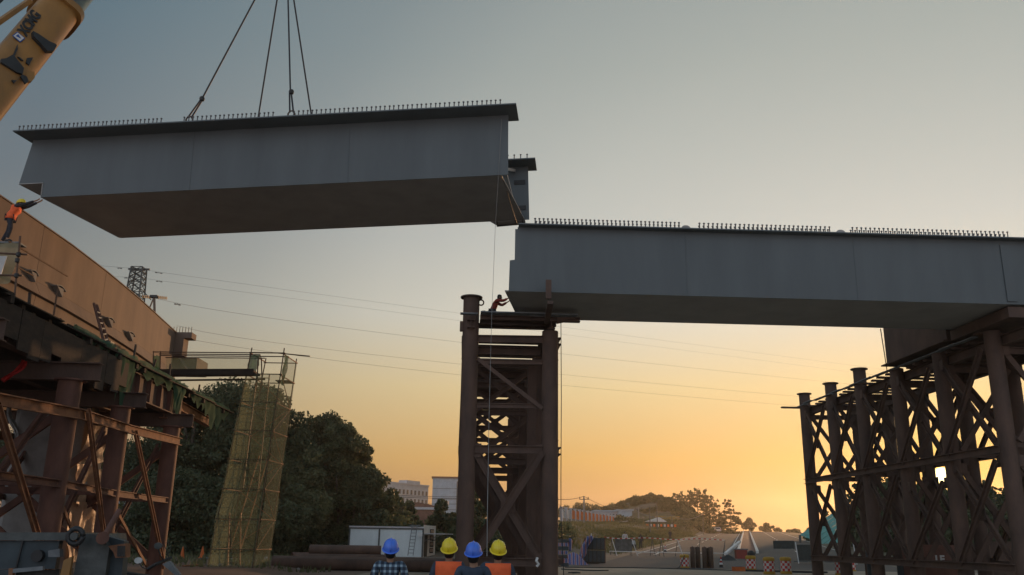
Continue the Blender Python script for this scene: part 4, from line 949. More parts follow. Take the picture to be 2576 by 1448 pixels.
# thin bare tree by the right edge
c = P(2500, 1290, 110)
tt = thing('leafy_sapling', 'thin sapling against the yellow sky between the rightmost posts', 'tree', (c.x, c.y, gz(c.x, c.y)))
b_ = wloc(tt); mb = MB(); tp_ = P(2498, 1232, 110)
mb.path([b_, b_.lerp(tp_, .6)+Vector((.2, 0, 0)), tp_], [.1, .06, .02])
for i in range(7):
    q = b_.lerp(tp_, .45+.07*i); mb.path([q, q+Vector((random.uniform(-1.5, 1.5), 0, random.uniform(.5, 1.4)))], [.03, .01], n=4)
part('trunk', mb, M['bark'], tt); leafmesh('crown', [tuple(b_.lerp(tp_, u)+Vector((random.uniform(-1, 1), 0, 0))) for u in (.5, .6, .7, .8)], [(1.2, .8, .8)]*4, 260, .35, M['leaf'], tt)

# ================================================================ BUILDINGS
def building(name, label, fpts, z0, z1, mt, cat='building'):
    o = thing(name, label, cat, (sum(p[0] for p in fpts)/len(fpts), sum(p[1] for p in fpts)/len(fpts), z0))
    part('wall', MB().prism([(p[0], p[1], z0) for p in fpts], (0, 0, z1-z0)), M[mt], o)
    part('roof', MB().prism([(p[0]+(.4 if i in (1, 2) else -.4), p[1]+(.4 if i in (2, 3) else -.4), z1+.003) for i, p in enumerate(fpts)], (0, 0, .5)), M['off_white'] if mt != 'blue_w' else M['brick'], o)
    return o
def windows(o, a, b, z0, rows_, cols, dz, w, h, skip=()):
    a = Vector(a); b = Vector(b); d = (b-a).normalized(); n = Vector((d.y, -d.x, 0)); L_ = (b-a).length
    for r_ in range(rows_):
        for c_ in range(cols):
            if (r_, c_) in skip: continue
            q = a+d*(L_*(c_+.5)/cols)+UP*(z0+dz*r_)+n*.03
            f = part('window', MB().box(q, (w, .12, h), (d, n, UP)), M['glass'], o)
            part('window_sill', MB().box(q-UP*(h/2+.06)+n*.06, (w+.2, .16, .1), (d, n, UP)), M['off_white'], f)
# long white block: facade recedes to the right
fa = P(935, 1205, 330); fb = P(1078, 1222, 362)
zt_ = fa.z; fa.z = fb.z = 0
dd = (fb-fa).normalized(); nn = Vector((-dd.y, dd.x, 0))
fa2 = fa+nn*14; fb2 = fb+nn*14
wb = building('apartment_block', 'long white four storey block with rows of small windows', [fa, fb, fb2, fa2], 2, zt_-.8, 'off_white')
windows(wb, fa+dd*3.5, fb, zt_-3.6, 1, 13, -3.3, 1.1, 1.7); windows(wb, fa+dd*3.5, fb, zt_-6.9, 1, 13, 3, 1.1, 1.7); windows(wb, fa+dd*3.5, fb, zt_-10.2, 1, 13, 3, 1.1, 1.7); windows(wb, fa+dd*3.5, fb, zt_-13.5, 1, 13, 3, 1.1, 1.7)
for s0, s1, h_ in ((.0, .1, 1.4), (.60, .84, 1.1)):
    part('parapet_block', MB().box(fa.lerp(fb, (s0+s1)/2)+UP*(zt_-.2+h_/2)+nn*2, ((fb-fa).length*(s1-s0), 4, h_), (dd, nn, UP)), M['off_white'], wb)
# tall pale blue block
ga = P(1089, 1203, 300); gb = P(1178, 1203.5, 300.5); zg = ga.z; ga.z = gb.z = 0
d2 = (gb-ga).normalized(); n2_ = Vector((-d2.y, d2.x, 0))
pb_ = building('pale_block', 'tall pale blue rendered block beside the support tower', [ga, gb, gb+n2_*12, ga+n2_*12], 2, zg, 'blue_w')
part('drain_pipe', MB().tube(ga+d2*8.2+UP*3-n2_*.1, ga+d2*8.2+UP*(zg-1)-n2_*.1, .18, n=6), M['greyp'], pb_)
for z in (zg-3.4, zg-6.8, zg-10.2): part('string_course', MB().bar(ga+UP*z-n2_*.04, gb+UP*z-n2_*.04, .08, .12), M['greyp'], pb_)
part('roof_tank', MB().tube(gb-d2*1.5+UP*(zg+.5), gb-d2*1.5+UP*(zg+2.6), 1.0, n=12), M['blue_w'], pb_)
c = P(1165, 1262, 210); bd2 = P(1045, 1275, 190)
bo = building('brick_shed', 'low dull red brick shed between the white blocks', [(bd2.x-4, bd2.y, 0), (bd2.x+5, bd2.y, 0), (bd2.x+5, bd2.y+6, 0), (bd2.x-4, bd2.y+6, 0)], 1.5, bd2.z-.6, 'brick', 'shed')
bo2 = part('gable', MB().prism([(bd2.x-4.5, bd2.y-.3, bd2.z-.05), (bd2.x+5.5, bd2.y-.3, bd2.z-.05), (bd2.x+.5, bd2.y-.3, bd2.z+.9)], (0, 6.6, 0)), M['brick'], bo)
# low building glimpsed through the left falsework
lb = P(330, 1168, 120); lo_ = building('grey_hall', 'grey flat roofed building glimpsed between the left pipe posts', [(lb.x-7, lb.y, 0), (lb.x+8, lb.y, 0), (lb.x+8, lb.y+8, 0), (lb.x-7, lb.y+8, 0)], 2, lb.z-.6, 'blue_w')
# container site office
ca = P(876, 1400, 75); cb = P(1062, 1399, 75)
z0_ = .0; zc = P(876, 1327, 75).z
X0, X1 = ca.x, cb.x
co = thing('site_office', 'white flat panel container office with a sunlit end door behind the steel pipes', 'site office', ((X0+X1)/2, 76.2, z0_))
for i, (u0, u1) in enumerate(((0, .405), (.405, 1))):
    part('side_panel', MB().box((X0+(X1-X0)*(u0+u1)/2, 75.0, zc/2), ((X1-X0)*(u1-u0)-.12, .06, zc-.16)), M['panel'], co)
part('roof', MB().box(((X0+X1)/2, 76.2, zc+.06), (X1-X0+.1, 2.6, .12)), M['off_white'], co)
for x in (X0, X0+(X1-X0)*.405, X1): part('corner_post', MB().box((x, 74.97, zc/2), (.12, .12, zc)), M['greyp'], co)
part('top_rail', MB().box(((X0+X1)/2, 74.96, zc-.05), (X1-X0, .1, .12)), M['greyp'], co)
EW = .95
ev = Vector((math.sin(R(14)), math.cos(R(14)), 0)); eb = Vector((X1+.07, 75.0, 0))+ev*3.0
ep = part('end_wall', MB().prism([(X1+.07, 75.0, 0), (eb.x, eb.y, 0), (eb.x, eb.y, zc+.25), (X1+.07, 75.0, zc+.25)], (-.05, .05, 0)), mat('cream_panel', (.72, .64, .55), (.6, .53, .45)), co); en = Vector((ev.y, -ev.x, 0))
for i in range(4):
    q = Vector((X1+.07, 75.0, 0))+ev*1.9+en*.05+UP*(.75+.5*i)
    w_ = part('notice_board', MB().box(q, (.9, .03, .42), (ev, en, UP)), M['glass'], co)
    for j in range(3): part('notice', MB().box(q+en*.02+ev*(-.26+.26*j)+UP*.02, (.16, .01, .26), (ev, en, UP)), M['plastic'], w_)
part('door', MB().box(Vector((X1+.07, 75.0, 0))+ev*.45+en*.04+UP*1.0, (.7, .05, 1.95), (ev, en, UP)), M['dark'], co)
part('awning', MB().box(Vector((X1+.3, 76.2, zc-.42))+en*.9, (2.2, 1.9, .06), (ev, en, UP)), M['off_white'], co)
for s in (.2, 2.2): part('awning_strut', MB().bar(Vector((X1+.07, 75.0, zc-1.0))+ev*s, Vector((X1+.07, 75, zc-.42))+ev*s+en*1.6, .05), M['greyp'], co)
part('wall_sign', MB().box(P(1057, 1345, 74.6), (.36, .04, .36)), M['white'], co)
ladr = thing('leaning_ladder', 'thin pale ladder leaning over the roof edge of the container office', 'ladder', P(1035, 1400, 74.2))
la, lb_ = P(1026, 1398, 74.0), P(1037, 1322, 74.8)
for s in (0, .42): part('rail', MB().bar(la+Vector((s, 0, 0)), lb_+Vector((s, 0, 0)), .05), M['plank'], ladr)
for i in range(9): q = la.lerp(lb_, .08+i*.11); part('rung', MB().bar(q, q+Vector((.42, 0, 0)), .04), M['plank'], ladr)
part('top_bar', MB().bar(lb_+Vector((-.2, 0, 0)), lb_+Vector((.7, 0, 0)), .05), M['plank'], ladr)

# steel pipes on the ground ---------------------------------------------------------------
def pipe(p, q, r, lab, m='rust_d'):
    mb = MB(); p = Vector(p); q = Vector(q); a, b = ortho(q-p); n = 20; vs = []
    for c_, rr_ in ((p, r), (q, r), (q, r-.03), (p, r-.03)): vs += [c_+(a*math.cos(2*math.pi*k/n)+b*math.sin(2*math.pi*k/n))*rr_ for k in range(n)]
    fs = [(j*n+k, j*n+(k+1) % n, ((j+1) % 4)*n+(k+1) % n, ((j+1) % 4)*n+k) for j in range(4) for k in range(n)]
    mb.add(vs, fs); o = part('steel_pipe', mb, M[m], None, origin=(p+q)/2-UP*r, smooth=True)
    tag(o, lab, 'pipe', 'steel pipes lying behind the four workers'); return o
pipe((P(688, 1400, 52).x, 52, .32), (P(1152, 1400, 51.5).x, 51.5, .32), .32, 'long steel pipe lying nearest below the container office')
pipe((P(680, 1420, 48).x, 48.6, .32), (P(1145, 1420, 48).x, 48, .32), .32, 'longest steel pipe, in front of all the others')
pipe((P(745, 1390, 60).x, 60, .32), (P(885, 1390, 60.5).x+2.5, 60.5, .32), .32, 'shorter pipe of the low stack left of the container office')
pipe((P(760, 1390, 60).x, 60.8, .32), (P(885, 1390, 60.5).x+2, 61.2, .32), .32, 'second pipe of the low stack left of the container office')
pipe((P(775, 1390, 60).x, 60.4, .88), (P(880, 1390, 60.5).x+2, 60.8, .88), .32, 'topmost pipe of the low stack left of the container office')
pipe((P(735, 1390, 64).x, 64, .32), (P(760, 1390, 60.5).x+2, 66, .32), .32, 'pipe end pointing towards us at the left of the stack', 'rust')
# ================================================================ ROADSIDE FENCE WALL, HALLS, POLES
fwl = thing('fence_wall', 'boundary wall of white columns with sunlit orange panels receding on the bank', 'fence', P(1450, 1312, 200))
Pa = P(1412, 1312, 176); Pb = P(1566, 1312, 238)
ncol = 18
for i in range(ncol):
    u = i/(ncol-1); u = u; q = Pa.lerp(Pb, u); zb = gz(q.x, q.y)-.2
    top = P(1412+(1590-1412)*0, 1278, 176).z
    z1_ = P(1430, 1279, 180).z
    part('column', MB().box((q.x, q.y, (zb+z1_)/2), (.55, .55, z1_-zb)), M['off_white'], fwl)
    part('column_cap', MB().box((q.x, q.y, z1_+.06), (.75, .75, .12)), M['off_white'], fwl)
    if i < ncol-1:
        q2 = Pa.lerp(Pb, (i+1)/(ncol-1)); d = (q2-q).normalized()
        m_ = M['blue_w'] if i < 2 else M['orange']
        part('panel', MB().bar(Vector((q.x, q.y, z1_-1.1))+d*.3, Vector((q2.x, q2.y, z1_-1.1))-d*.3, .1, 1.7), m_, fwl)
        part('plinth', MB().bar(Vector((q.x, q.y, (zb+z1_-2.0)/2))+d*.3, Vector((q2.x, q2.y, (zb+z1_-2.0)/2))-d*.3, .2, max(.3, z1_-2.0-zb)), M['concrete_g'], fwl)
def hall(name, lab, x0, x1, yt, yb, D, m, depth=10, slots=0):
    a = P(x0, yt, D); b = P(x1, yt, D); zb = P(x0, yb, D).z; zb = min(zb, gz(a.x, a.y))
    o = thing(name, lab, 'building', ((a.x+b.x)/2, D, zb))
    part('wall', MB().box(((a.x+b.x)/2, D+depth/2, (a.z+zb)/2), (b.x-a.x, depth, a.z-zb)), M[m], o)
    part('roof', MB().prism([(a.x-.4, D-.4, a.z+.003), (b.x+.4, D-.4, a.z+.003), (b.x+.4, D-.4, a.z+.35), (a.x-.4, D-.4, a.z+.35)], (0, depth+.8, 0)), M['blue_w'], o)
    for i in range(slots):
        x = a.x+(b.x-a.x)*(i+.5)/slots; part('window', MB().box((x, D-.04, zb+(a.z-zb)*.6), ((b.x-a.x)/slots*.5, .08, (a.z-zb)*.3)), M['glass'], o)
    return o
hall('long_hall', 'long low pale hall behind the fence wall', 1497, 1556, 1287, 1312, 250, 'off_white', 8, 7)
hall('blue_hall', 'pale blue box hall at the right end of the long hall', 1556, 1590, 1285, 1304, 247, 'blue_w', 8)
hall('lower_blue_hall', 'lower pale blue hall in front of the long hall', 1530, 1556, 1300, 1316, 242, 'blue_w', 5)
# roadside stalls
def gpos(px, py):
    q = G(px, py); return q
q = P(1652, 1313, 190)
tn = thing('market_tent', 'white tent roof with orange striped skirt at the foot of the hill', 'tent', (q.x, q.y, gz(q.x, q.y)))
zb = gz(q.x, q.y); part('canopy', MB().prism([(q.x-2.2, q.y, q.z), (q.x+2.2, q.y, q.z), (q.x+.6, q.y, q.z+.9)], (0, 3, 0)), M['white'], tn)
for i in range(9): part('skirt_panel', MB().box((q.x-2+i*.75, q.y+.1*i, q.z-.75), (.42, .08, .5)), M['orange'] if i % 2 == 0 else M['white'], tn)
for x in (-2, 2): part('leg', MB().tube((q.x+x, q.y, zb), (q.x+x, q.y, q.z), .06, n=6), M['greyp'], tn)
q = P(1682, 1303, 230)
ye = thing('yellow_canopy', 'dull yellow canopy under the hill', 'canopy', (q.x, q.y, gz(q.x, q.y)))
part('canopy_sheet', MB().box((q.x, q.y+1.5, q.z), (5.6, 3, .9)), mat('ochre_sheet', (.30, .20, .05)), ye)
for x in (-2.4, 2.4): part('leg', MB().tube((q.x+x, q.y+.3, gz(q.x, q.y)), (q.x+x, q.y+.3, q.z), .08, n=6), M['greyp'], ye)
q = P(1562, 1313, 170); o = part('white_awning', MB().prism([(q.x-.9, q.y, q.z-.1), (q.x+1.3, q.y, q.z+.1), (q.x+1.3, q.y, q.z+.18)], (0, 1.5, 0)), M['white'], None, origin=(q.x, q.y, q.z)); tag(o, 'small white awning on the grassy bank', 'awning')
for x, py, D in ((1480, 1380, 0),): pass
# utility poles
def upole(px, ybase, ytop, D, lab, arms=True, m='concrete_g', r=.14, grp='utility poles beyond the bank'):
    t_ = P(px, ytop, D); b_ = Vector((t_.x, t_.y, gz(t_.x, t_.y)-.2))
    o = thing('utility_pole', lab, 'pole', b_, grp)
    part('shaft', MB().tube(b_, t_, r*1.3, r*.8, n=8), M[m], o, smooth=True)
    if arms:
        part('crossarm', MB().box(t_-UP*.5, (1.6, .12, .12)), M['greyp'], o)
        for s in (-.7, 0, .7): part('insulator', MB().tube(t_+Vector((s, 0, -.44)), t_+Vector((s, 0, -.1)), .07, n=6), M['dark'], o)
    return t_
t1 = upole(1469, 1300, 1249, 150, 'tall utility pole standing before the fence wall')
t2 = upole(1606, 1300, 1276, 200, 'utility pole in front of the long hall at its right end')
t3 = upole(1634, 1345, 1275, 150, 'thin lamp post between bank and hill, left one', False, 'greyp', .08)
t4 = upole(1652, 1330, 1262, 170, 'thin lamp post between bank and hill, taller one', False, 'greyp', .08)
t5 = upole(1690, 1320, 1298, 200, 'short pole right of the yellow canopy wire', False, 'greyp', .07)
t6 = upole(1768, 1325, 1293, 220, 'short pole at the right end of the string wire', False, 'greyp', .07)
def wire(name, lab, a, b, sag, r=.03, grp='overhead wires', n=24, m='rope'):
    a = Vector(a); b = Vector(b); pts_ = [a.lerp(b, i/n)-UP*(sag*4*(i/n)*(1-i/n)) for i in range(n+1)]
    mb = MB(); mb.path(pts_, r, n=5); o = part(name, mb, M[m], None, origin=a); tag(o, lab, 'wire', grp); return o
wire('overhead_wire', 'wire sagging between the two utility poles', t1, t2, 1.2, .04)
wire('overhead_wire', 'wire from the utility pole back behind the support tower', P(1380, 1253, 140), t1, .4, .04)
wire('overhead_wire', 'slanting stay wire left of the utility pole', P(1405, 1268, 145), P(1422, 1290, 150), 0, .03)
wire('overhead_wire', 'string wire dipping across the hill, left span', P(1600, 1286, 190), t5, .8, .05, m='plank'); wire('overhead_wire', 'string wire dipping across the hill, right span', t5, t6, 1.0, .05, m='plank')
for i, (ya, yb) in enumerate(((1246, 1250), (1250, 1254), (1266, 1268))):
    wire('overhead_wire', ['uppermost', 'middle', 'lowest'][i]+' thin wire crossing in front of the white blocks', P(940, ya-4, 140), P(1180, yb, 145), .2, .035)
# transmission tower
pt = thing('transmission_tower', 'grey lattice power tower top rising above the tan concrete wall', 'pylon', P(350, 1000, 95))
ps = [P(338, 675, 95), P(361, 675, 95), P(357, 752, 95), P(334, 752, 95)]
bz = 5.0
def leg4(u):
    top = P(350, 675, 95); hw = 1.0+.0*u; z = top.z+(bz-top.z)*u; w_ = .62+.25*min(1, u*4)+1.6*max(0, u-.15)
    return [Vector((top.x+a*w_-.1*u, top.y+b*w_, z)) for a, b in ((-1, -1), (1, -1), (1, 1), (-1, 1))]
us = [0, .02, .045, .07, .1, .13, .17, .22, .3, .4, .52, .66, .82, 1.0]
for k in range(4): part('leg', MB().path([leg4(u)[k] for u in us], .09, n=5), M['greyp'], pt)
for i in range(len(us)-1):
    A_, B_ = leg4(us[i]), leg4(us[i+1]); mb = MB()
    for k in range(4):
        mb.tube(A_[k], B_[(k+1) % 4], .045, n=4); mb.tube(A_[(k+1) % 4], B_[k], .045, n=4); mb.tube(A_[k], A_[(k+1) % 4], .045, n=4)
    part('lattice', mb, M['greyp'], pt)
tt_ = P(350, 678, 95)
part('crossarm', MB().bar(tt_+Vector((-1.2, 0, 0)), tt_+Vector((1.2, 0, 0)), .18), M['greyp'], pt)
part('side_arm', MB().tube(P(340, 700, 95), P(320, 722, 95), .06, n=5), M['greyp'], pt); part('side_arm', MB().tube(P(362, 735, 95), P(380, 755, 95), .06, n=5), M['greyp'], pt)
# small pole head with insulator strings
ip = thing('insulator_pole', 'short sunlit pole head with black insulator strings beside the power tower', 'pole', P(388, 800, 70))
t_ = P(388, 747, 70)
part('post', MB().tube(P(391, 960, 70), t_, .14, .1, n=8), M['concrete'], ip); part('strut', MB().tube(P(366, 800, 70), t_, .06, n=6), M['concrete'], ip); part('head', MB().box(t_, (.6, .4, .2)), M['dark'], ip)
for s in (-1, 1):
    mb = MB()
    for i in range(5): c_ = t_+Vector((s*(.35+.16*i), 0, -.05-.015*i*s)); mb.tube(c_, c_+Vector((.05, 0, 0)), .14, n=8)
    part('insulator_string', mb, M['dark'], ip)
WR = [((250, 669, 100), (338, 676, 95), (1240, 800, 140), (2260, 935, 240), 'topmost power line running from the tower top'),
      ((285, 697, 100), (340, 698, 95), (1160, 808, 140), (2260, 952, 240), 'second power line from the tower, just below the topmost'),
      ((360, 745, 70), (395, 752, 70), (1160, 862, 110), (2250, 978, 190), 'third power line leaving the insulator pole'),
      ((445, 820, 80), (460, 823, 80), (1160, 917, 115), (2250, 1019, 200), 'fourth power line emerging at the wall end'),
      ((440, 846, 80), (460, 851, 80), (1160, 944, 115), (2030, 1024, 180), 'lowest power line above the stair tower')]
DMP = []
for a_, b_, c_, d_, lab in WR:
    A_ = P(*a_); B_ = P(*b_); C_ = P(*c_); D_ = P(*d_); pts_ = [A_, B_]
    nseg = 30
    def quad(t): # smooth curve through B, C, D
        tc = .45; 
        l0 = ((t-tc)*(t-1))/((0-tc)*(0-1)); l1 = (t*(t-1))/(tc*(tc-1)); l2 = (t*(t-tc))/(1*(1-tc)); return B_*l0+C_*l1+D_*l2
    pts_ += [quad(i/nseg) for i in range(1, nseg+1)]
    DMP.append((lab, pts_))
    mb = MB(); mb.path(pts_, .012, n=4); o = part('power_line', mb, M['rope'], None, origin=A_); tag(o, lab, 'power line', 'power lines crossing the sky')
for (k, px) in ((0, 310), (0, 405), (1, 320), (1, 400), (2, 447)):
    lab, pts_ = DMP[k]; best = None
    for i in range(len(pts_)-1):
        for u in (0, .2, .4, .6, .8):
            q = pts_[i].lerp(pts_[i+1], u); d = q-CPOS; x = 1288+FPX*d.dot(CR)/d.dot(CF)
            if best is None or abs(x-px) < best[0]: best = (abs(x-px), q, (pts_[i+1]-pts_[i]).normalized())
    q, d = best[1], best[2]; mb = MB(); mb.tube(q-d*.45-UP*.12, q-d*.2-UP*.12, .06, n=5); mb.tube(q+d*.2-UP*.12, q+d*.45-UP*.12, .06, n=5); mb.tube(q-d*.4-UP*.12, q+d*.4-UP*.12, .02, n=4); mb.tube(q-UP*.12, q, .03, n=4)
    o = part('line_damper', mb, M['dark'], None, origin=q); tag(o, 'small damper weight under the '+['topmost power line', 'topmost power line', 'second power line', 'second power line', 'third power line'][k*0+[(0,310),(0,405),(1,320),(1,400),(2,447)].index((k,px))]+(' left' if px < 340 else ' right')+' of the lattice tower', 'damper', 'dampers under the power lines')
# ================================================================ BARRIERS AND SITE CLUTTER ON THE ROAD
def checker(name, c1, c2, n1=10, n2=6):
    m = bpy.data.materials.new(name); m.use_nodes = True; N = m.node_tree.nodes; L = m.node_tree.links; b = N['Principled BSDF']
    tc = N.new('ShaderNodeTexCoord'); sp_ = N.new('ShaderNodeSeparateXYZ'); L.new(tc.outputs['Object'], sp_.inputs[0])
    at = N.new('ShaderNodeMath'); at.operation = 'ARCTAN2'; L.new(sp_.outputs['Y'], at.inputs[0]); L.new(sp_.outputs['X'], at.inputs[1])
    cb_ = N.new('ShaderNodeCombineXYZ'); mu_ = N.new('ShaderNodeMath'); mu_.operation = 'MULTIPLY'; mu_.inputs[1].default_value = n1/(2*math.pi); L.new(at.outputs[0], mu_.inputs[0]); L.new(mu_.outputs[0], cb_.inputs['X'])
    mz = N.new('ShaderNodeMath'); mz.operation = 'MULTIPLY'; mz.inputs[1].default_value = n2; L.new(sp_.outputs['Z'], mz.inputs[0]); L.new(mz.outputs[0], cb_.inputs['Y']); cb_.inputs['Z'].default_value = .5
    ck = N.new('ShaderNodeTexChecker'); ck.inputs['Scale'].default_value = 1; ck.inputs['Color1'].default_value = (*c1, 1); ck.inputs['Color2'].default_value = (*c2, 1)
    L.new(cb_.outputs[0], ck.inputs['Vector']); L.new(ck.outputs['Color'], b.inputs['Base Color']); b.inputs['Roughness'].default_value = .6; return m
M['check'] = checker('red_white_film', (.62, .60, .56), (.50, .04, .03), 12, 6.6)
M['yel_p'] = mat('barrel_yellow', (.48, .28, .03), (.38, .22, .03), 4, .6)
def barrel():
    o = thing('crash_barrel', '', 'barrel', (0, 0, 0), 'red and white checked crash barrels')
    part('drum', MB().lathe((0, 0, 0), [(.28, .16), (.30, .17), (.30, .72), (.28, .73)], 24), M['check'], o, smooth=True)
    part('base', MB().lathe((0, 0, 0), [(.33, 0), (.34, .03), (.32, .15), (.29, .16)], 24), M['yel_p'], o, smooth=True)
    part('lid', MB().lathe((0, 0, 0), [(.29, .73), (.33, .75), (.33, .88), (.26, .95), (.05, .96)], 24), M['yel_p'], o, smooth=True)
    return o
b0 = barrel(); first = True
for px, py, s, lab in ((1555+1095-1095+1165, 1412, .0, ''),): pass
BR = [(1725+0, 1413, 62, 'checked barrel beside the row of brown gas cylinders'), (1890, 1441, 58.5, 'checked barrel with a dark bundle on its lid'), (1951+0-15, 1448, 53, 'checked barrel at the picture foot, middle of three'),
      (1978, 1444, 55.5, 'checked barrel nearest the rightmost bent, right of three'), (2100+18, 1462, 52, 'checked barrel cut by the picture foot between the first bent posts'), (2140, 1420, 62, 'faded checked barrel standing behind the second bent post')]
# pixel x of barrels from the photograph
BR[0] = (1722, 1413, 64, BR[0][3]); BR[3] = (1978, 1443, 54, BR[3][3])
for px, py, D, lab in BR:
    q = P(px, py, D); q.z = gz(q.x, q.y) if D > 60 else .005
    x_ = q.x
    if first: o = b0; o.location = (x_, D, q.z); o['label'] = lab; first = False
    else: o = dup(b0, (x_, D, q.z), random.uniform(0, 3), lab)
q = P(1890, 1400, 58.5); o = part('dark_bundle', MB().lathe((q.x, 58.5, .965), [(.02, 0), (.26, .02), (.25, .15), (.12, .28), (.02, .3)], 9), M['dark'], None, origin=(q.x, 58.5, .965), smooth=True); tag(o, 'dark rag bundle lying on the lid of a checked barrel', 'bundle')
def cone(px, D, lab, grp='traffic cones', sc=1, first=[None]):
    q = P(px, 1400, D); z = gz(q.x, D) if D > 62 or q.x < -8 else .005
    if first[0] is None:
        o = thing('traffic_cone', lab, 'cone', (q.x, D, z), grp); L_ = (q.x, D, z)
        part('base', MB().box((q.x, D, z+.02), (.4, .4, .04)), M['black'], o)
        for i, (za, zb_, m_) in enumerate(((.04, .25, 'black'), (.25, .38, 'white'), (.38, .52, 'red'), (.52, .62, 'white'), (.62, .78, 'red'))):
            r0_ = .16-.13*za/.78; r1_ = .16-.13*zb_/.78; part('band', MB().tube((q.x, D, z+za), (q.x, D, z+zb_-.003), r0_, r1_, n=14), M[m_], o, smooth=True)
        first[0] = o; return o
    return dup(first[0], (q.x, D, z), 0, lab, sc)
cone(1813, 66, 'red, white and black cone right of the gas cylinders'); cone(2118, 62, 'cone standing between the first two bent posts'); cone(1674, 96, 'small cone lying in the dirt behind the fence'); cone(2062, 88, 'small cone far down the right carriageway')
for px, D, lab in ((458, 60, 'orange cone on the spoil heap left of the stair tower'), (508, 62, 'second orange cone on the spoil heap')):
    q = P(px, 1400, D); z = gz(q.x, D); o = thing('orange_cone', lab, 'cone', (q.x, D, z), 'orange cones on the spoil heap')
    part('base', MB().box((q.x, D, z+.03), (.4, .4, .05)), M['orange'], o); part('body', MB().tube((q.x, D, z+.05), (q.x, D, z+.75), .16, .03, n=12), M['orange'], o, smooth=True)
# gas cylinders
for i, (px, h_) in enumerate(((1744, 1.42), (1757, 1.42), (1774, 1.42), (1790, 1.42), (1784, 1.36))):
    D = 64+(.25 if i in (1, 4) else 0); q = P(px-1.5, 1400, D); o = thing('gas_cylinder', ['leftmost brown gas cylinder of the standing row', 'second brown gas cylinder from the left', 'middle brown gas cylinder after the gap', 'rightmost brown gas cylinder', 'brown gas cylinder tucked behind the rightmost one'][i], 'gas cylinder', (q.x, D, .005), 'brown gas cylinders standing together')
    part('shell', MB().lathe((q.x, D, .005), [(.15, 0), (.17, .03), (.17, h_-.06), (.15, h_-.02)], 14), M['tank'], o, smooth=True); part('valve', MB().tube((q.x, D, h_-.06), (q.x, D, h_+.02), .045, n=8), M['dark'], o)
# crate stack
q = P(1495, 1408, 70); qx = q.x; D = 70
cr_ = thing('crate_stack', 'dark green slatted crate stack wrapped in film, left of the tape fence', 'crates', (qx, D, gz(qx, D)))
zz = gz(qx, D)
for k in range(2):
    for i in range(5): part('slat', MB().box((qx-.62+.31*i, D-.5, zz+.12+.92*k+.42), (.22, .06, .78)), M['bluegrey'], cr_)
    part('crate', MB().box((qx, D, zz+.08+.92*k+.44), (1.5, .9, .86)), M['green_d'], cr_)
part('pallet', MB().box((qx, D, zz+.05), (1.6, 1.0, .1)), M['wood'], cr_)
for x in (-.78, .78): part('corner_strip', MB().box((qx+x, D-.48, zz+.98), (.06, .06, 1.9)), M['rust'], cr_)
part('lamp', MB().tube((qx-.2, D, zz+1.95), (qx-.2, D, zz+2.2), .04, n=6), M['white'], cr_)
def stripe_mat():
    m = mat('striped_tarp', (.60, .60, .62), (.50, .50, .54), 3, .8, trans=.2); N = m.node_tree.nodes; L = m.node_tree.links
    w = N.new('ShaderNodeTexWave'); w.inputs['Scale'].default_value = 1.1; w.inputs['Distortion'].default_value = 1.2; w.bands_direction = 'X'
    tc = [n for n in N if n.type == 'TEX_COORD'][0]; L.new(tc.outputs['Object'], w.inputs['Vector'])
    rp = N.new('ShaderNodeValToRGB'); rp.color_ramp.interpolation = 'CONSTANT'; e = rp.color_ramp.elements
    e[0].color = (.05, .10, .35, 1); e[1].position = .45; e[1].color = (.55, .55, .58, 1); e3 = e.new(.85); e3.color = (.45, .08, .07, 1)
    L.new(w.outputs[0], rp.inputs[0]); b = N['Principled BSDF']; L.new(rp.outputs[0], b.inputs['Base Color']); return m
M['tarp'] = stripe_mat()
def heap(name, lab, px, D, w, d, h, m, seed, cat='tarpaulin', top=.35):
    q = P(px, 1400, D); z = gz(q.x, D) if D > 62 else .0; rs = random.Random(seed); mb = MB(); n = 18; m2 = 10
    vs = []; 
    for j in range(m2+1):
        v = j/m2; rad_ = (1-v)**.5*(1-top)+top*(1-v) if v < 1 else .02
        rad_ = max(.03, rad_)
        for i in range(n):
            a = 2*math.pi*i/n; k = 1+.10*math.sin(a*5+seed+v*4)+.06*math.sin(a*9+v*7)
            vs.append((q.x+w/2*rad_*k*math.cos(a), D+d/2*rad_*k*math.sin(a), z+h*v*(1+.06*math.sin(a*3+seed))))
    mb.add(vs, [(j*n+i, j*n+(i+1) % n, (j+1)*n+(i+1) % n, (j+1)*n+i) for j in range(m2) for i in range(n)])
    o = part(name, mb, m, None, origin=(q.x, D, z), smooth='all'); return tag(o, lab, cat)
heap('striped_tarp', 'crumpled blue and white striped tarpaulin heap left of the crate stack', 1442, 68, 2.2, 1.4, .85, M['tarp'], 3)
mb = MB(); mb.grid(lambda u, v: P(1452+16*u+24*v+2*math.sin(v*9), 1405-56*v+2*math.sin(u*9), 69.2+.25*math.sin(u*8+v*3)), 8, 10); o = part('striped_tarp', mb, M['tarp'], None, origin=P(1460, 1405, 69), smooth='all', solid=.03); tag(o, 'blue and white striped tarpaulin hanging steeply against the crate stack', 'tarpaulin')
q = P(1413, 1405, 62); o = thing('bag_stack', 'stack of striped woven bags right beside the support tower', 'bags', (q.x, 62, 0))
for i in range(7):
    part('bag', MB().box((q.x+random.uniform(-.06, .06), 62, .14+.26*i), (.85, .7, .22)), M['tarp'] if i % 2 else M['bluegrey'], o)
mb = MB(); mb.lathe((q.x+.55, 62, 1.0), [(.05, 0), (.14, .1), (.16, .4), (.2, .7), (.06, .85)], 8); part('wrapped_roll', mb, M['tarp'], o)

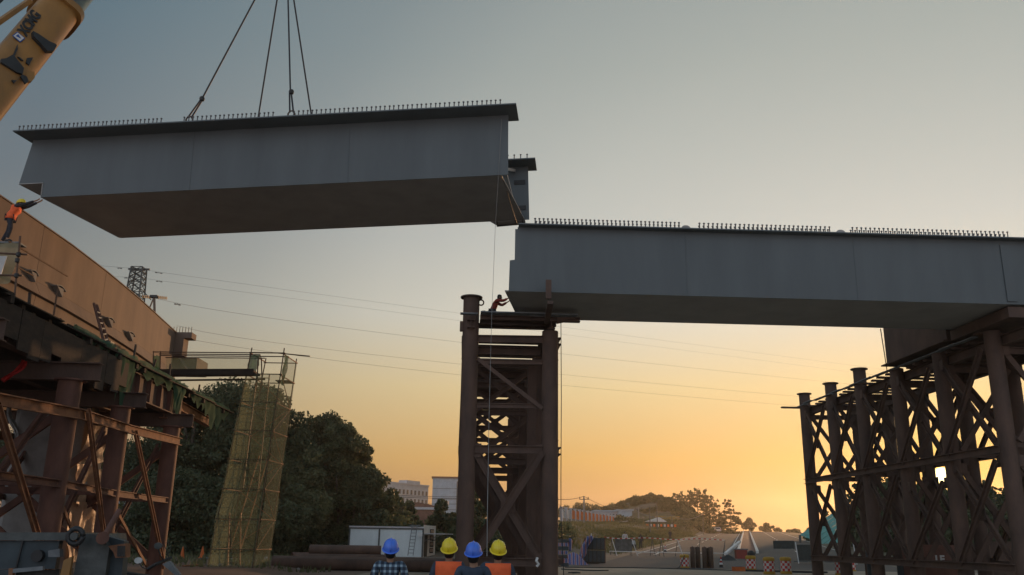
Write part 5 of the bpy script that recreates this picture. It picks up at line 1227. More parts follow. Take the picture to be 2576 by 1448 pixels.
# tape fence
tf = thing('tape_fence', 'long low white tube barrier with red and white tape across the road', 'barrier', P(1680, 1400, 82))
FD = 84.0
fx = [1432+86, 1545, 1605, 1655, 1705, 1760, 1818]
def FP(px, z): q = P(px, 1380, FD); return Vector((q.x, FD, gz(q.x, FD)+z))
zt1 = 1.55
prevp = None
for i, (pa_, pb_, kind) in enumerate(((1540, 1552, 'w'), (1590, 1604, 'w'), (1664, 1670, 'd'), (1641, 1648, 'd'), (1705, 1718, 'w'), (1762, 1755, 'd'), (1840-15, 1818, 'd'))):
    A_, B_ = FP(pa_, zt1), FP(pb_, 0.05)
    part('upright', MB().tube(A_, B_, .035, n=6), M['white'] if kind == 'w' else M['greyp'], tf)
    part('back_stay', MB().tube(A_, FP(pa_-2, 0)+Vector((0, 1.0, 0)), .03, n=6), M['greyp'], tf)
for a_, b_ in ((1533, 1650), (1652, 1764), (1764, 1830)):
    part('bottom_rail', MB().tube(FP(a_, .42), FP(b_, .40), .04, n=6), M['white'], tf)
xx = 1520; k = 0
zt2 = 1.62
while xx < 1822:
    a_ = FP(xx, zt2-.05*math.sin((xx-1520)/70*3.14)); b_ = FP(xx+6.4, zt2-.05*math.sin((xx+6.4-1520)/70*3.14))
    part('tape', MB().bar(a_, b_, .01, .07), M['white'] if k % 2 else M['red'], tf); xx += 6.6; k += 1
q0, q1 = FP(1548, 0), FP(1590, 0)
o = thing('grey_sheet_board', 'grey sheet board leaning inside the tape fence', 'board', (q0+q1)/2); part('sheet', MB().box((q0+q1)/2+UP*.95+Vector((0, .3, 0)), ((q1-q0).x, .04, 1.15)), M['greyp'], o); 
for s in (q0, q1): part('leg', MB().bar(s+UP*0+Vector((0, .3, 0)), s+UP*1.5+Vector((0, .3, 0)), .05), M['greyp'], o)
# second barrier at right
q0, q1 = P(2005, 1398, 74), P(2068, 1398, 74)
o = thing('dark_sheet_barrier', 'dark sheet barrier with pale frame left of the first bent post', 'barrier', ((q0.x+q1.x)/2, 74, gz(q0.x, 74))); zz = gz(q0.x, 74)
part('sheet', MB().box(((q0.x+q1.x)/2, 74, zz+.9), (q1.x-q0.x, .05, 1.25)), M['green_d'], o); part('rail', MB().tube((q0.x-.3, 74, zz+.22), (q1.x+4, 74, zz+.2), .04, n=6), M['greyp'], o)
for x in (q0.x-.05, q1.x+2.6): part('upright', MB().tube((x, 74, zz+1.7), (x+.12, 73.9, zz), .04, n=6), M['white'], o)
part('sheet', MB().box(((q0.x+q1.x)/2+.4, 82, gz(q0.x, 82)+1.3), (1.9, .05, .7)), M['green_d'], o)
# red box, kerb blocks, timber bar, rubble
q = G(1864, 1400); q = P(1864, 1396, 82); zz = gz(q.x, 82)
o = thing('red_box', 'dull red box with a pale lid in front of the median', 'box', (q.x, 82, zz)); part('body', MB().box((q.x, 82, zz+.42), (.95, .7, .8)), M['red'] if False else mat('dull_red', (.32, .06, .04)), o); part('lid', MB().box((q.x, 82, zz+.86), (1.1, .8, .08)), M['orange'] if False else M['plank'], o)
mb = MB(); mb.bar(P(1825, 1394, 80), P(1861, 1364, 86), .22, .22); o = part('white_beam', mb, M['white'], None, origin=P(1843, 1390, 83)); tag(o, 'white painted beam lying slantwise left of the red box', 'beam')
q = P(1858, 1434, 58); o = thing('orange_block', 'small orange block lying in front of the crash barrels', 'block', (q.x, 58, 0)); part('block', MB().box((q.x, 58, .14), (.75, .4, .26)), M['orange'], o); part('lid', MB().box((q.x, 58, .285), (.7, .36, .03)), M['plank'], o)
mb = MB(); mb.bar((P(1875, 1435, 58).x, 58.3, .06), (P(2075, 1440, 57).x, 56.5, .06), .12, .1); o = part('timber_batten', mb, M['dark'], None, origin=(P(1960, 1400, 57).x, 57, 0)); tag(o, 'long dark batten lying among the crash barrels', 'batten')
q = P(1832, 1398, 76); heap('rubble_heap', 'small dark rubble heap left of the red box', 1830, 78, 1.7, 1.2, .5, M['dark'], 8, 'rubble')
for px, D, s in ((1837, 76, .0), (1852, 77, .3)):
    pass
def hose(name, lab, pts_, r=.035, m='dark', cat='cable'):
    P_ = [Vector(p) for p in pts_]; out = []
    for i in range(len(P_)-1):
        p0, p1, p2, p3 = P_[max(i-1, 0)], P_[i], P_[i+1], P_[min(i+2, len(P_)-1)]
        for k in range(6):
            t = k/6; out.append(.5*((2*p1)+(p2-p0)*t+(2*p0-5*p1+4*p2-p3)*t*t+(3*p1-p0-3*p2+p3)*t**3))
    out.append(P_[-1]); o = part(name, MB().path(out, r, n=5), M[m], None, origin=P_[0], smooth='all'); return tag(o, lab, cat)
def g0(px, D, z=.03): q = P(px, 1400, D); return (q.x, D, z+(gz(q.x, D) if D > 62 else 0))
hose('cable', 'dark hose curving up from the ground to the nearest checked barrel', [g0(1420, 60), g0(1500, 60.5), g0(1560, 61), g0(1630, 61), g0(1680, 61), g0(1705, 62.5, .1), g0(1716, 63.2, .5), g0(1722, 63.5, .9)])
hose('cable', 'thin cable lying from barrel to barrel', [g0(1660, 60.8), g0(1740, 60), g0(1830, 59), g0(1900, 57.5), g0(1990, 56.5), g0(2060, 56)])
hose('cable', 'dark welding lead across the yard near the tower', [g0(1412, 56), g0(1450, 55), g0(1490, 54.2), g0(1530, 54.5)])
hose('cable', 'short dark lead coiled on the yard', [g0(1430, 50), g0(1445, 49.6), g0(1460, 50), g0(1450, 50.6), g0(1436, 50.2)])
# guy ropes and chains hanging
def rope_px(lab, pts_, r=.014, m='dark'):
    mb = MB(); mb.path([P(*p) for p in pts_], r, n=5); o = part('guide_rope', mb, M[m], None, origin=P(*pts_[0])); return tag(o, lab, 'rope', 'ropes hanging beside the support tower')
rope_px('long guide rope hanging from the lifted girder down to the workers', [(1262, 300, 30.6), (1254, 440, 30.9), (1246, 570, 31), (1241, 700, 30), (1237, 790, 28.5), (1233, 940, 24), (1230, 1060, 21), (1228, 1180, 18), (1226, 1290, 16), (1225, 1400, 14.5)], .007, 'concrete_g')
rope_px('thin rope slanting under the end of the lifted girder', [(1262, 443, 31), (1275, 480, 32.5), (1290, 530, 34), (1300, 562, 35.3)], .012)
rope_px('plumb rope hanging from the right edge of the tower platform', [(1411, 806, 33), (1412, 1000, 33), (1411, 1200, 33), (1411, 1300, 33.1), (1418, 1448, 33.6)], .016)
# car
q = P(1791, 1345, 262)
zc_ = zr(262)+.01; cx_ = RS*262-8.2
car = thing('parked_car', 'white hatchback on the left carriageway near the crest', 'car', (cx_, 262, zc_))
part('body', MB().prism([(cx_-.9, 262, zc_+.3), (cx_+.9, 262, zc_+.3), (cx_+.92, 262, zc_+.9), (cx_+.7, 262.3, zc_+1.5), (cx_-.7, 262.3, zc_+1.5), (cx_-.92, 262, zc_+.9)], (0, 4.1, 0)), M['white'], car)
part('rear_window', MB().box((cx_, 262.05, zc_+1.2), (1.25, .12, .38)), M['glass'], car); part('bumper', MB().box((cx_, 261.95, zc_+.42), (1.75, .15, .2)), M['greyp'], car)
for s in (-.72, .72):
    part('wheel', MB().tube((cx_+s-.1, 262.7, zc_+.3), (cx_+s+.1, 262.7, zc_+.3), .3, n=12), M['black'], car); part('wheel', MB().tube((cx_+s-.1, 265.3, zc_+.3), (cx_+s+.1, 265.3, zc_+.3), .3, n=12), M['black'], car); part('tail_light', MB().box((cx_+s, 261.97, zc_+.95), (.2, .1, .2)), M['red'], car)
# green roofed shed behind the bent
ga_, gb_ = P(2012, 1352, 150), P(2150, 1262, 165)
gs = thing('green_roof_shed', 'large shed with sloping teal sheet roof behind the first bent posts', 'shed', (ga_.x+10, 160, 2))
zsh = gz(ga_.x+6, 150)
A0, A1, B0, B1 = P(2012, 1347, 148), P(2105, 1392-4, 146), P(2130, 1268, 172), P(2215, 1300, 170)
n_ = 16
for i in range(n_):
    u0, u1 = i/n_, (i+.96)/n_
    mb = MB(); up_ = UP*(.08 if i % 2 else 0)
    mb.prism([A0.lerp(A1, u0)+up_, A0.lerp(A1, u1)+up_, B0.lerp(B1, u1)+up_, B0.lerp(B1, u0)+up_], (0, 0, .08)); part('roof_sheet', mb, M['teal'], gs)
for q in (A0, A1, B1): part('post', MB().tube((q.x, q.y, gz(q.x, q.y)), q, .2, n=8), M['greyp'], gs)
part('wall', MB().prism([Vector((A1.x, A1.y, zsh)), Vector((A1.x, A1.y, A1.z-.2)), Vector((B1.x, B1.y, B1.z-.2)), Vector((B1.x, B1.y, zsh))], (.2, 0, 0)), M['brick'], gs)
# low dark objects behind the right bent
gn = P(3750/1.5528, 2150/1.5528, 42)
ge = thing('generator_box', 'rusty machine cabinet with pale letters LE low behind the bent posts', 'machine', (gn.x, 44, 0))
part('cabinet', MB().box((gn.x, 44.5, .9), (2.6, 1.4, 1.7)), M['brick'], ge); part('skid', MB().box((gn.x, 44.5, .08), (2.8, 1.6, .16)), M['dark'], ge)
text_on('LE', Vector((gn.x-.35, 43.79, .95)), Vector((1, 0, 0)), Vector((0, -1, 0)), .45, M['white'], ge)
c = P(2430, 1400, 48)
for px, D, w, h_, lab in ((2200, 50, .9, 1.6, 'tall pale wrapped cylinder behind the third bent post'), (2285, 47, 1.2, .9, 'pale rounded tank low behind the bent'),):
    q = P(px, 1400, D); o = thing('wrapped_tank', lab, 'tank', (q.x, D, 0), 'tanks behind the bent'); part('shell', MB().lathe((q.x, D, 0), [(w*.45, 0), (w*.5, .05), (w*.5, h_*.9), (w*.35, h_)], 18), M['bluegrey'], o, smooth=True); part('neck', MB().tube((q.x, D, h_), (q.x, D, h_+.1), w*.15, n=10), M['greyp'], o)
q = P(2500, 1400, 44); o = thing('sheet_hoarding', 'dark sheet hoarding with a pale edge at the lower right corner', 'hoarding', (q.x, 44, 0)); part('sheet', MB().box((q.x+1.5, 44, 1.0), (3.6, .06, 1.9)), M['rust_d'], o); part('edge_post', MB().bar((q.x-.4, 43.9, 0), (q.x-.5, 43.9, 1.7), .06), M['plank'], o)
# debris on the spoil heap at left
SIDE = ['nearest the third pipe post', 'left of the orange cones', 'between the orange cones', 'right of the orange cones', 'nearest the stair tower foot', 'at the far edge of the spoil']
for i in range(24):
    x = -19+(i//4)*1.7+random.uniform(-.4, .4); y_ = random.uniform(44, 64); z = gz(x, y_); s = random.uniform(.15, .5)
    mb = MB(); a = random.uniform(0, 3.14); ax = (Vector((math.cos(a), math.sin(a), 0)), Vector((-math.sin(a), math.cos(a), 0)), UP)
    k = i % 4
    if k == 0: mb.box((x, y_, z+.06), (s*3, .12, .08), ax); m_ = 'plank'; nm = 'scrap_timber'; lb_t = 'weathered scrap timber on the reddish spoil '+SIDE[i//4]
    elif k == 1: mb.lathe((x, y_, z-.03), [(.02, 0), (s*.5, .02), (s*.4, s*.35), (.02, s*.5)], 7, ax); m_ = 'concrete_g'; nm = 'rubble_stone'; lb_t = 'grey rubble stone on the reddish spoil '+SIDE[i//4]
    elif k == 2: mb.tube((x, y_, z+.05), (x+s*4*math.cos(a), y_+s*4*math.sin(a), z+.07), .04, n=6); m_ = 'rust_o'; nm = 'scrap_bar'; lb_t = 'rusty scrap bar on the reddish spoil '+SIDE[i//4]
    else: mb.lathe((x, y_, z-.02), [(.02, 0), (s*.6, .03), (s*.5, s*.2), (.02, s*.3)], 8, ax); m_ = 'bluegrey'; nm = 'crumpled_bag'; lb_t = 'crumpled dull bag on the reddish spoil '+SIDE[i//4]
    o = part(nm, mb, M[m_], None, origin=(x, y_, z)); tag(o, lb_t, 'debris', 'debris on the reddish spoil')

# bottom-left machine -----------------------------------------------------------------------
mc = thing('grey_machine', 'grimy grey machine with outrigger ring and yellow brackets in the lower left corner', 'machine', (P(100, 1448, 12).x, 12, 0))
def MP(x, y, D=12.0): return P(x, y, D)
def mplate(nm, pts_, m, D=12.0, t=.06, par=None): return part(nm, MB().prism([MP(x, y, D) for x, y in pts_], (0, t, 0)), M[m], par or mc)
mplate('deck_beam', [(-40, 1340), (205, 1340), (208, 1360), (-40, 1360)], 'greyp', 12.0, 1.4)
mplate('front_panel', [(-40, 1361), (150, 1361), (138, 1432), (-40, 1432)], 'bluegrey', 12.05, .1)
mplate('front_panel', [(-40, 1434), (28, 1434), (22, 1520), (-40, 1520)], 'bluegrey', 12.05, .1)
part('panel_joint', MB().bar(MP(58, 1361, 12.02), MP(40, 1432, 12.02), .02), M['dark'], mc)
c = MP(95, 1399, 12.0); part('round_port', MB().tube(c-Vector((0, .03, 0)), c+Vector((0, .05, 0)), .075, n=20), M['dark'], mc)
c = MP(190, 1350, 11.7); mb = MB()
mb.path([c+Vector((.095*math.cos(a), 0, .095*math.sin(a))) for a in [2*math.pi*i/14 for i in range(15)]], .035, n=8); part('tow_ring', mb, M['dark'], mc, smooth='all')
part('ring_hub', MB().tube(c-Vector((0, .05, 0)), c+Vector((0, .1, 0)), .05, n=12), M['greyp'], mc)
mplate('lamp_block', [(121, 1386), (150, 1381), (150, 1402), (121, 1402)], 'plank', 11.85, .1)
mplate('leg_housing', [(205, 1344), (255, 1344), (275, 1380), (250, 1540), (165, 1540), (188, 1430)], 'greyp', 11.9, .5)
mplate('leg_side', [(256, 1346), (312, 1362), (306, 1470), (296, 1540), (252, 1540)], 'bluegrey', 12.0, .15)
mplate('hazard_bracket', [(160, 1410), (182, 1400), (172, 1456), (150, 1454)], 'yellow', 11.75, .05)
mplate('hazard_bracket', [(150, 1468), (178, 1455), (168, 1520), (140, 1520)], 'yellow', 11.7, .05)
mplate('valve_block', [(272, 1374), (316, 1368), (316, 1403), (290, 1404), (285, 1390)], 'rust_o', 11.8, .15)
for i in range(4): part('fin', MB().bar(MP(298+5*i, 1374, 11.75), MP(297+5*i, 1401, 11.75), .02), M['dark'], mc)
part('side_sill', MB().bar(MP(30, 1430, 11.8), MP(25, 1540, 11.8), .05, .06), M['rust_o'], mc)
part('step_plate', MB().bar(MP(30, 1437, 11.8), MP(110, 1430, 11.8), .05, .05), M['plank'], mc)
part('strut', MB().tube(MP(262, 1352, 11.8), MP(300, 1285, 12.2), .04, .035, n=10), M['rust'], mc, smooth=True)
part('strut_eye', MB().tube(MP(258, 1354, 11.6), MP(258, 1354, 11.95), .08, n=12), M['rust'], mc)
part('tank_under', MB().prism([MP(40, 1440, 12.3), MP(150, 1432, 12.3), MP(140, 1540, 12.3), MP(35, 1540, 12.3)], (0, .4, 0)), M['greyp'], mc)
part('chassis', MB().box(((MP(120, 1400).x), 12.9, .55), (1.4, 1.0, 1.0)), M['dark'], mc)
# motorbike ---------------------------------------------------------------------------------
q = P(385, 1440, 19.0); mx_, my_, mz_ = q.x, 19.0, 0.0
mo = thing('motorbike', 'dark motorbike with round mirrors parked behind the pipe falsework', 'motorbike', (mx_, my_, mz_))
def V3(px, py, D=19.0): return P(px, py, D)
gz0 = 0
hb = V3(388, 1424)
Zb = hb.z
wf = Vector((V3(440, 1400).x, 18.9, .31)); wr_ = Vector((V3(345, 1400).x-.1, 19.2, .31))
for w_ in (wf, wr_):
    part('tyre', MB().path([w_+Vector((.27*math.cos(a), 0, .27*math.sin(a))) for a in [2*math.pi*i/20 for i in range(21)]], .045, n=8), M['black'], mo, smooth='all')
    part('rim', MB().tube(w_-Vector((0, .03, 0)), w_+Vector((0, .03, 0)), .2, n=16), M['greyp'], mo)
part('frame', MB().path([wr_, wr_+Vector((.35, 0, .35)), (wf+wr_)/2+UP*.25, wf+Vector((-.25, 0, .5)), wf], .035, n=6), M['dark'], mo)
part('seat', MB().prism([(wr_.x-.25, 19.05, .80), (wr_.x+.45, 19.05, .74), (wr_.x+.45, 19.05, .84), (wr_.x-.25, 19.05, .93)], (0, .26, 0)), M['black'], mo)
part('tail_fairing', MB().lathe((wr_.x+.05, 19.2, .62), [(.05, -.1), (.22, 0), (.25, .12), (.08, .2)], 12, sx=1.6, sy=.7), M['dark'], mo, smooth=True)
part('engine', MB().box(((wf.x+wr_.x)/2, 19.05, .42), (.4, .25, .35)), M['greyp'], mo)
part('handlebar', MB().path([V3(372, 1432, 18.8), V3(392, 1420, 18.8), V3(412, 1412, 19.0), V3(430, 1404, 19.2)], .035, n=7), M['dark'], mo)
part('front_shield', MB().prism([V3(408, 1420, 18.7), V3(425, 1412, 18.7), V3(452, 1446, 18.7), V3(445, 1452, 18.7)], (0, .12, 0)), M['plank'], mo)
for px, py, m_, rr_ in ((348, 1411, 'moto_w', .085), (398, 1374, 'greyp', .09)):
    c = V3(px, py, 18.8); part('mirror', MB().lathe(c, [(rr_*.9, -.015), (rr_, 0), (rr_*.9, .015)], 16, (Vector((1, 0, 0)), Vector((0, 0, 1)), Vector((0, -1, 0))), sy=.75), M[m_], mo)
part('mirror_stem', MB().path([V3(398, 1380, 18.8), V3(404, 1398, 18.8), V3(412, 1411, 18.9)], .012, n=5), M['dark'], mo); part('mirror_stem', MB().path([V3(350, 1417, 18.8), V3(358, 1428, 18.8), V3(372, 1432, 18.8)], .012, n=5), M['dark'], mo)
part('cable', MB().path([V3(415, 1410, 18.9), V3(430, 1380, 19.0), V3(422, 1365, 19), V3(412, 1368, 19), V3(428, 1410, 19), V3(445, 1440, 18.9)], .008, n=4), M['dark'], mo)
# ================================================================ PEOPLE
def skin_obj(name, verts, edges, radii, mt, parent, root=0, lv=2):
    org = wloc(parent); me = bpy.data.meshes.new(name); me.from_pydata([tuple(Vector(v)-org) for v in verts], edges, []); me.update()
    o = bpy.data.objects.new(name, me); link(o, parent); me.materials.append(mt)
    m = o.modifiers.new('skin', 'SKIN'); m.use_smooth_shade = True
    ly = me.skin_vertices[0].data if me.skin_vertices else None
    if ly is None:
        return o
    for i, r in enumerate(radii):
        ly[i].radius = r if isinstance(r, tuple) else (r, r); ly[i].use_root = (i == root)
    s = o.modifiers.new('sub', 'SUBSURF'); s.levels = lv; s.render_levels = lv; return o
def ensure_skin(me):
    pass
def human(label, base, J, cloth, group=None, sc=1.0, face=Vector((0, 1, 0)), tilt=0, lv=2, helmet=None, vest=None, hair=True, category='person', hands=True):
    """J: joints in a frame where x = person's right-hand side as seen from behind, y = facing, z up (metres)"""
    face = Vector((face.x, face.y, 0)).normalized(); rt = Vector((face.y, -face.x, 0))
    base = Vector(base)
    def T(p): return base+rt*(p[0]*sc)+face*(p[1]*sc)+UP*(p[2]*sc)
    o = thing('person', label, category, base, group)
    j = dict(pel=(0, 0, .95), wai=(0, -.01, 1.08), che=(0, -.02, 1.30), nek=(0, -.01, 1.46), hed=(0, .01, 1.56), top=(0, .01, 1.66),
             sl=(-.185, -.01, 1.40), sr=(.185, -.01, 1.40), el=(-.25, -.03, 1.13), er=(.25, -.03, 1.13), wl=(-.24, .05, .88), wr=(.24, .05, .88),
             hl=(-.095, 0, .92), hr=(.095, 0, .92), kl=(-.11, .02, .50), kr=(.11, .02, .50), al=(-.12, -.02, .09), ar=(.12, -.02, .09), tl=(-.13, .16, .04), tr=(.13, .16, .04))
    j.update(J)
    V = {k: T(v) for k, v in j.items()}
    R_ = lambda *a: tuple(x*sc for x in a)
    # body: one continuous figure with five fingered hands
    names = ['pel', 'wai', 'che', 'nek', 'hed', 'top', 'sl', 'el', 'wl', 'sr', 'er', 'wr', 'hl', 'kl', 'al', 'tl', 'hr', 'kr', 'ar', 'tr']
    vs = [V[n] for n in names]; rad_ = [R_(.08, .06), R_(.06, .05), R_(.06, .05), R_(.052, .052), R_(.082, .095), R_(.07, .08), R_(.035, .035), R_(.033, .033), R_(.027, .027), R_(.035, .035), R_(.033, .033), R_(.027, .027), R_(.06, .06), R_(.05, .05), R_(.04, .04), R_(.03, .03), R_(.06, .06), R_(.055, .055), R_(.04, .04), R_(.03, .03)]
    ix = {n: i for i, n in enumerate(names)}
    ed = [(ix[a], ix[b]) for a, b in (('pel', 'wai'), ('wai', 'che'), ('che', 'nek'), ('nek', 'hed'), ('hed', 'top'), ('che', 'sl'), ('sl', 'el'), ('el', 'wl'), ('che', 'sr'), ('sr', 'er'), ('er', 'wr'), ('pel', 'hl'), ('hl', 'kl'), ('kl', 'al'), ('al', 'tl'), ('pel', 'hr'), ('hr', 'kr'), ('kr', 'ar'), ('ar', 'tr'))]
    if hands:
        for side, (w_, e_) in (('l', ('wl', 'el')), ('r', ('wr', 'er'))):
            d = (V[w_]-V[e_]).normalized(); a, b = ortho(d)
            pm = V[w_]+d*.07*sc; vs.append(pm); rad_.append(R_(.036, .018)); pi_ = len(vs)-1; ed.append((ix[w_], pi_))
            for f_, (off, ln) in enumerate(((-.030, .070), (-.010, .082), (.010, .078), (.029, .062))):
                k = V[w_]+d*.095*sc+a*off*sc; m1 = k+d*ln*.5*sc+b*.010*sc; m2 = k+d*ln*.85*sc+b*.030*sc
                n0 = len(vs); vs += [k, m1, m2]; rad_ += [R_(.0095, .0095), R_(.0085, .0085), R_(.007, .007)]; ed += [(pi_, n0), (n0, n0+1), (n0+1, n0+2)]
            k = V[w_]+d*.03*sc+a*(-.038)*sc; m1 = k+d*.035*sc-a*.022*sc+b*.012*sc; n0 = len(vs); vs += [k, m1]; rad_ += [R_(.011, .011), R_(.009, .009)]; ed += [(ix[w_], n0), (n0, n0+1)]
    skin_obj('body', vs, ed, rad_, M['skin'], o, 0, lv)
    # clothes
    cs = ['pel', 'wai', 'che', 'sl', 'el', 'wl', 'sr', 'er', 'wr']; nv = [V[n] for n in cs]
    nv[5] = V['el'].lerp(V['wl'], .9); nv[8] = V['er'].lerp(V['wr'], .9)
    ntop = V['che'].lerp(V['nek'], .62); nv.append(ntop)
    mid1 = V['che'].lerp(V['sl'], .55)+UP*.015*sc; mid2 = V['che'].lerp(V['sr'], .55)+UP*.015*sc; nv += [mid1, mid2]
    skin_obj('shirt', nv, [(0, 1), (1, 2), (2, 10), (10, 3), (3, 4), (4, 5), (2, 11), (11, 6), (6, 7), (7, 8), (2, 9)],
             [R_(.17, .125), R_(.16, .12), R_(.175, .125), R_(.078, .078), R_(.062, .062), R_(.045, .045), R_(.078, .078), R_(.062, .062), R_(.045, .045), R_(.08, .075), R_(.10, .09), R_(.10, .09)], cloth, o, 1, lv)
    ts = [V['pel'], V['hl'], V['kl'], V['al'].lerp(V['kl'], .06), V['hr'], V['kr'], V['ar'].lerp(V['kr'], .06)]
    skin_obj('trousers', ts, [(0, 1), (1, 2), (2, 3), (0, 4), (4, 5), (5, 6)], [R_(.15, .12), R_(.105, .105), R_(.075, .08), R_(.065, .065), R_(.105, .105), R_(.075, .08), R_(.065, .065)], M['trouser'], o, 0, lv)
    for a_, t__ in (('al', 'tl'), ('ar', 'tr')):
        d = (V[t__]-V[a_]); d.z = 0; d = d.normalized() if d.length > .01 else face; c = V[a_]+d*.06*sc; c.z = min(V[a_].z, V[t__].z)
        s_ = Vector((d.y, -d.x, 0)); part('shoe', MB().lathe(c-UP*.035*sc, [(.05*sc, 0), (.055*sc, .01), (.052*sc, .05*sc), (.035*sc, .085*sc), (.01, .10*sc)], 12, (s_, d, UP), sx=.85, sy=2.3), M['black'], o, smooth=True)
    # head frame: tilted back by tilt
    ct_, st_ = math.cos(tilt), math.sin(tilt); f2 = face*ct_+UP*st_; u2 = UP*ct_-face*st_
    hc = V['hed']+u2*.02*sc
    if hair:
        part('hair', MB().lathe(hc-f2*.012*sc, [(.02, -.10*sc), (.07*sc, -.09*sc), (.088*sc, -.03*sc), (.092*sc, .04*sc), (.075*sc, .095*sc), (.02*sc, .12*sc)], 14, (rt, f2, u2), sx=.93, sy=1.02), M['hair'], o, smooth=True)
        fc = hc+f2*.078*sc
        part('nose', MB().lathe(fc+f2*.012*sc-u2*.02*sc, [(.003, -.02*sc), (.014*sc, -.015*sc), (.008*sc, .02*sc), (.002, .03*sc)], 8, (rt, f2, u2)), M['skin'], o, smooth=True)
        for s_ in (-1, 1):
            part('eye', MB().lathe(fc+rt*s_*.03*sc+f2*.0*sc+u2*.005*sc, [(.002, -.008*sc), (.012*sc, 0), (.002, .008*sc)], 8, (rt, f2, u2)), M['white'], o)
            part('ear', MB().lathe(hc+rt*s_*.086*sc-u2*.02*sc, [(.004, -.03*sc), (.016*sc, -.01*sc), (.018*sc, .015*sc), (.004, .03*sc)], 8, (rt, f2, u2), sx=.5), M['skin'], o, smooth=True)
        part('mouth', MB().box(fc-u2*.055*sc, (.045*sc, .01, .008*sc), (rt, f2, u2)), M['brick'], o)
    if helmet:
        hm_ = M[helmet]; h0 = hc+u2*.045*sc
        prof = [(.128*sc, -.022*sc), (.126*sc, .0), (.122*sc, .035*sc), (.108*sc, .075*sc), (.082*sc, .108*sc), (.045*sc, .126*sc), (.005, .131*sc)]
        he = part('helmet', MB().lathe(h0, prof, 28, (rt, f2, u2), sx=.90, sy=1.12), hm_, o, smooth=True)
        part('brim', MB().lathe(h0-u2*.022*sc, [(.10*sc, 0), (.138*sc, -.006*sc), (.142*sc, .0), (.130*sc, .008*sc)], 28, (rt, f2, u2), sx=.92, sy=1.18), hm_, he, smooth=True)
        mb = MB(); pr_ = []
        for i in range(11):
            a = math.pi*(i/10); pr_.append(h0+f2*(.13*1.1*sc*math.cos(a))+u2*(.131*sc*math.sin(a)+.002))
        mb.path(pr_, [.008*sc]+[.014*sc]*9+[.008*sc], n=6); part('ridge', mb, hm_, he, smooth='all')
        part('harness_knob', MB().box(h0-f2*.135*sc-u2*.04*sc, (.05*sc, .02*sc, .025*sc), (rt, f2, u2)), M['dark'], he)
    if vest:
        # torso shell, open at the arms
        sec = []
        for k, (nm, rx, ry, up_) in enumerate((('pel', .185, .145, -.06), ('pel', .182, .142, .04), ('wai', .178, .138, .04), ('che', .192, .148, -.05), ('che', .198, .146, .05), ('che', .192, .128, .12))):
            c = V[nm]+UP*up_*sc; sec.append((c, rx*sc, ry*sc))
        mb = MB(); n = 24; vs = []
        for c, rx, ry in sec:
            for i in range(n):
                a = 2*math.pi*i/n; ca_, sa_ = math.cos(a), math.sin(a); e = .75
                vs.append(c+rt*(rx*math.copysign(abs(ca_)**e, ca_))+face*(ry*math.copysign(abs(sa_)**e, sa_)))
        m_ = len(sec); fs = [(k*n+i, k*n+(i+1) % n, (k+1)*n+(i+1) % n, (k+1)*n+i) for k in range(m_-1) for i in range(n)]
        # yoke over the shoulders
        yk = V['che'].lerp(V['nek'], .55); vs += [yk+rt*(.12*sc*math.copysign(abs(math.cos(2*math.pi*i/n))**.8, math.cos(2*math.pi*i/n)))+face*(.085*sc*math.sin(2*math.pi*i/n))+UP*.03*sc for i in range(n)]
        fs += [((m_-1)*n+i, (m_-1)*n+(i+1) % n, m_*n+(i+1) % n, m_*n+i) for i in range(n)]
        mb.add(vs, fs); ve = part('vest', mb, M['vest'], o, smooth='all', solid=.012)
        bk = -face
        if vest == 'print':
            for r_ in range(2):
                for k in range(6 if r_ == 0 else 3):
                    c = V['che']+bk*(.150*sc)+rt*((k-(2.5 if r_ == 0 else 1))*.032*sc)-UP*(.08+.05*r_)*sc
                    mb = MB()
                    for q_ in range(3): mb.box(c+UP*(.010-.010*q_)*sc, (.022*sc, .004, .004*sc), (rt, face, UP))
                    mb.box(c+rt*(.004*sc), (.004*sc, .0045, .026*sc), (rt, face, UP)); part('print', mb, M['navy'], ve)
    return o
def gl(px, D, py=1400): q = P(px, py, D); return (q.x, q.y, 0)
up_pose = dict(nek=(0, -.01, 1.46), hed=(0, -.03, 1.565), top=(0, -.05, 1.66))
plaid = mat('plaid_shirt', (.06, .09, .15)); N = plaid.node_tree.nodes; L = plaid.node_tree.links
def stripes_plaid():
    tc = [n for n in N if n.type == 'TEX_COORD'][0]; sp_ = N.new('ShaderNodeSeparateXYZ'); L.new(tc.outputs['Object'], sp_.inputs[0]); outs = []
    for ax in ('X', 'Z'):
        m1 = N.new('ShaderNodeMath'); m1.operation = 'MULTIPLY'; m1.inputs[1].default_value = 2*math.pi/.075; L.new(sp_.outputs[ax], m1.inputs[0])
        m2 = N.new('ShaderNodeMath'); m2.operation = 'SINE'; L.new(m1.outputs[0], m2.inputs[0]); m3 = N.new('ShaderNodeMath'); m3.operation = 'GREATER_THAN'; m3.inputs[1].default_value = .25; L.new(m2.outputs[0], m3.inputs[0]); outs.append(m3)
    ad = N.new('ShaderNodeMath'); ad.operation = 'ADD'; L.new(outs[0].outputs[0], ad.inputs[0]); L.new(outs[1].outputs[0], ad.inputs[1])
    dv = N.new('ShaderNodeMath'); dv.operation = 'MULTIPLY'; dv.inputs[1].default_value = .5; L.new(ad.outputs[0], dv.inputs[0])
    rp = N.new('ShaderNodeValToRGB'); rp.color_ramp.interpolation = 'CONSTANT'; e = rp.color_ramp.elements; e[0].color = (.02, .03, .05, 1); e[1].position = .45; e[1].color = (.08, .13, .19, 1); e3 = e.new(.9); e3.color = (.35, .48, .56, 1)
    L.new(dv.outputs[0], rp.inputs[0]); L.new(rp.outputs[0], N['Principled BSDF'].inputs['Base Color'])
stripes_plaid()
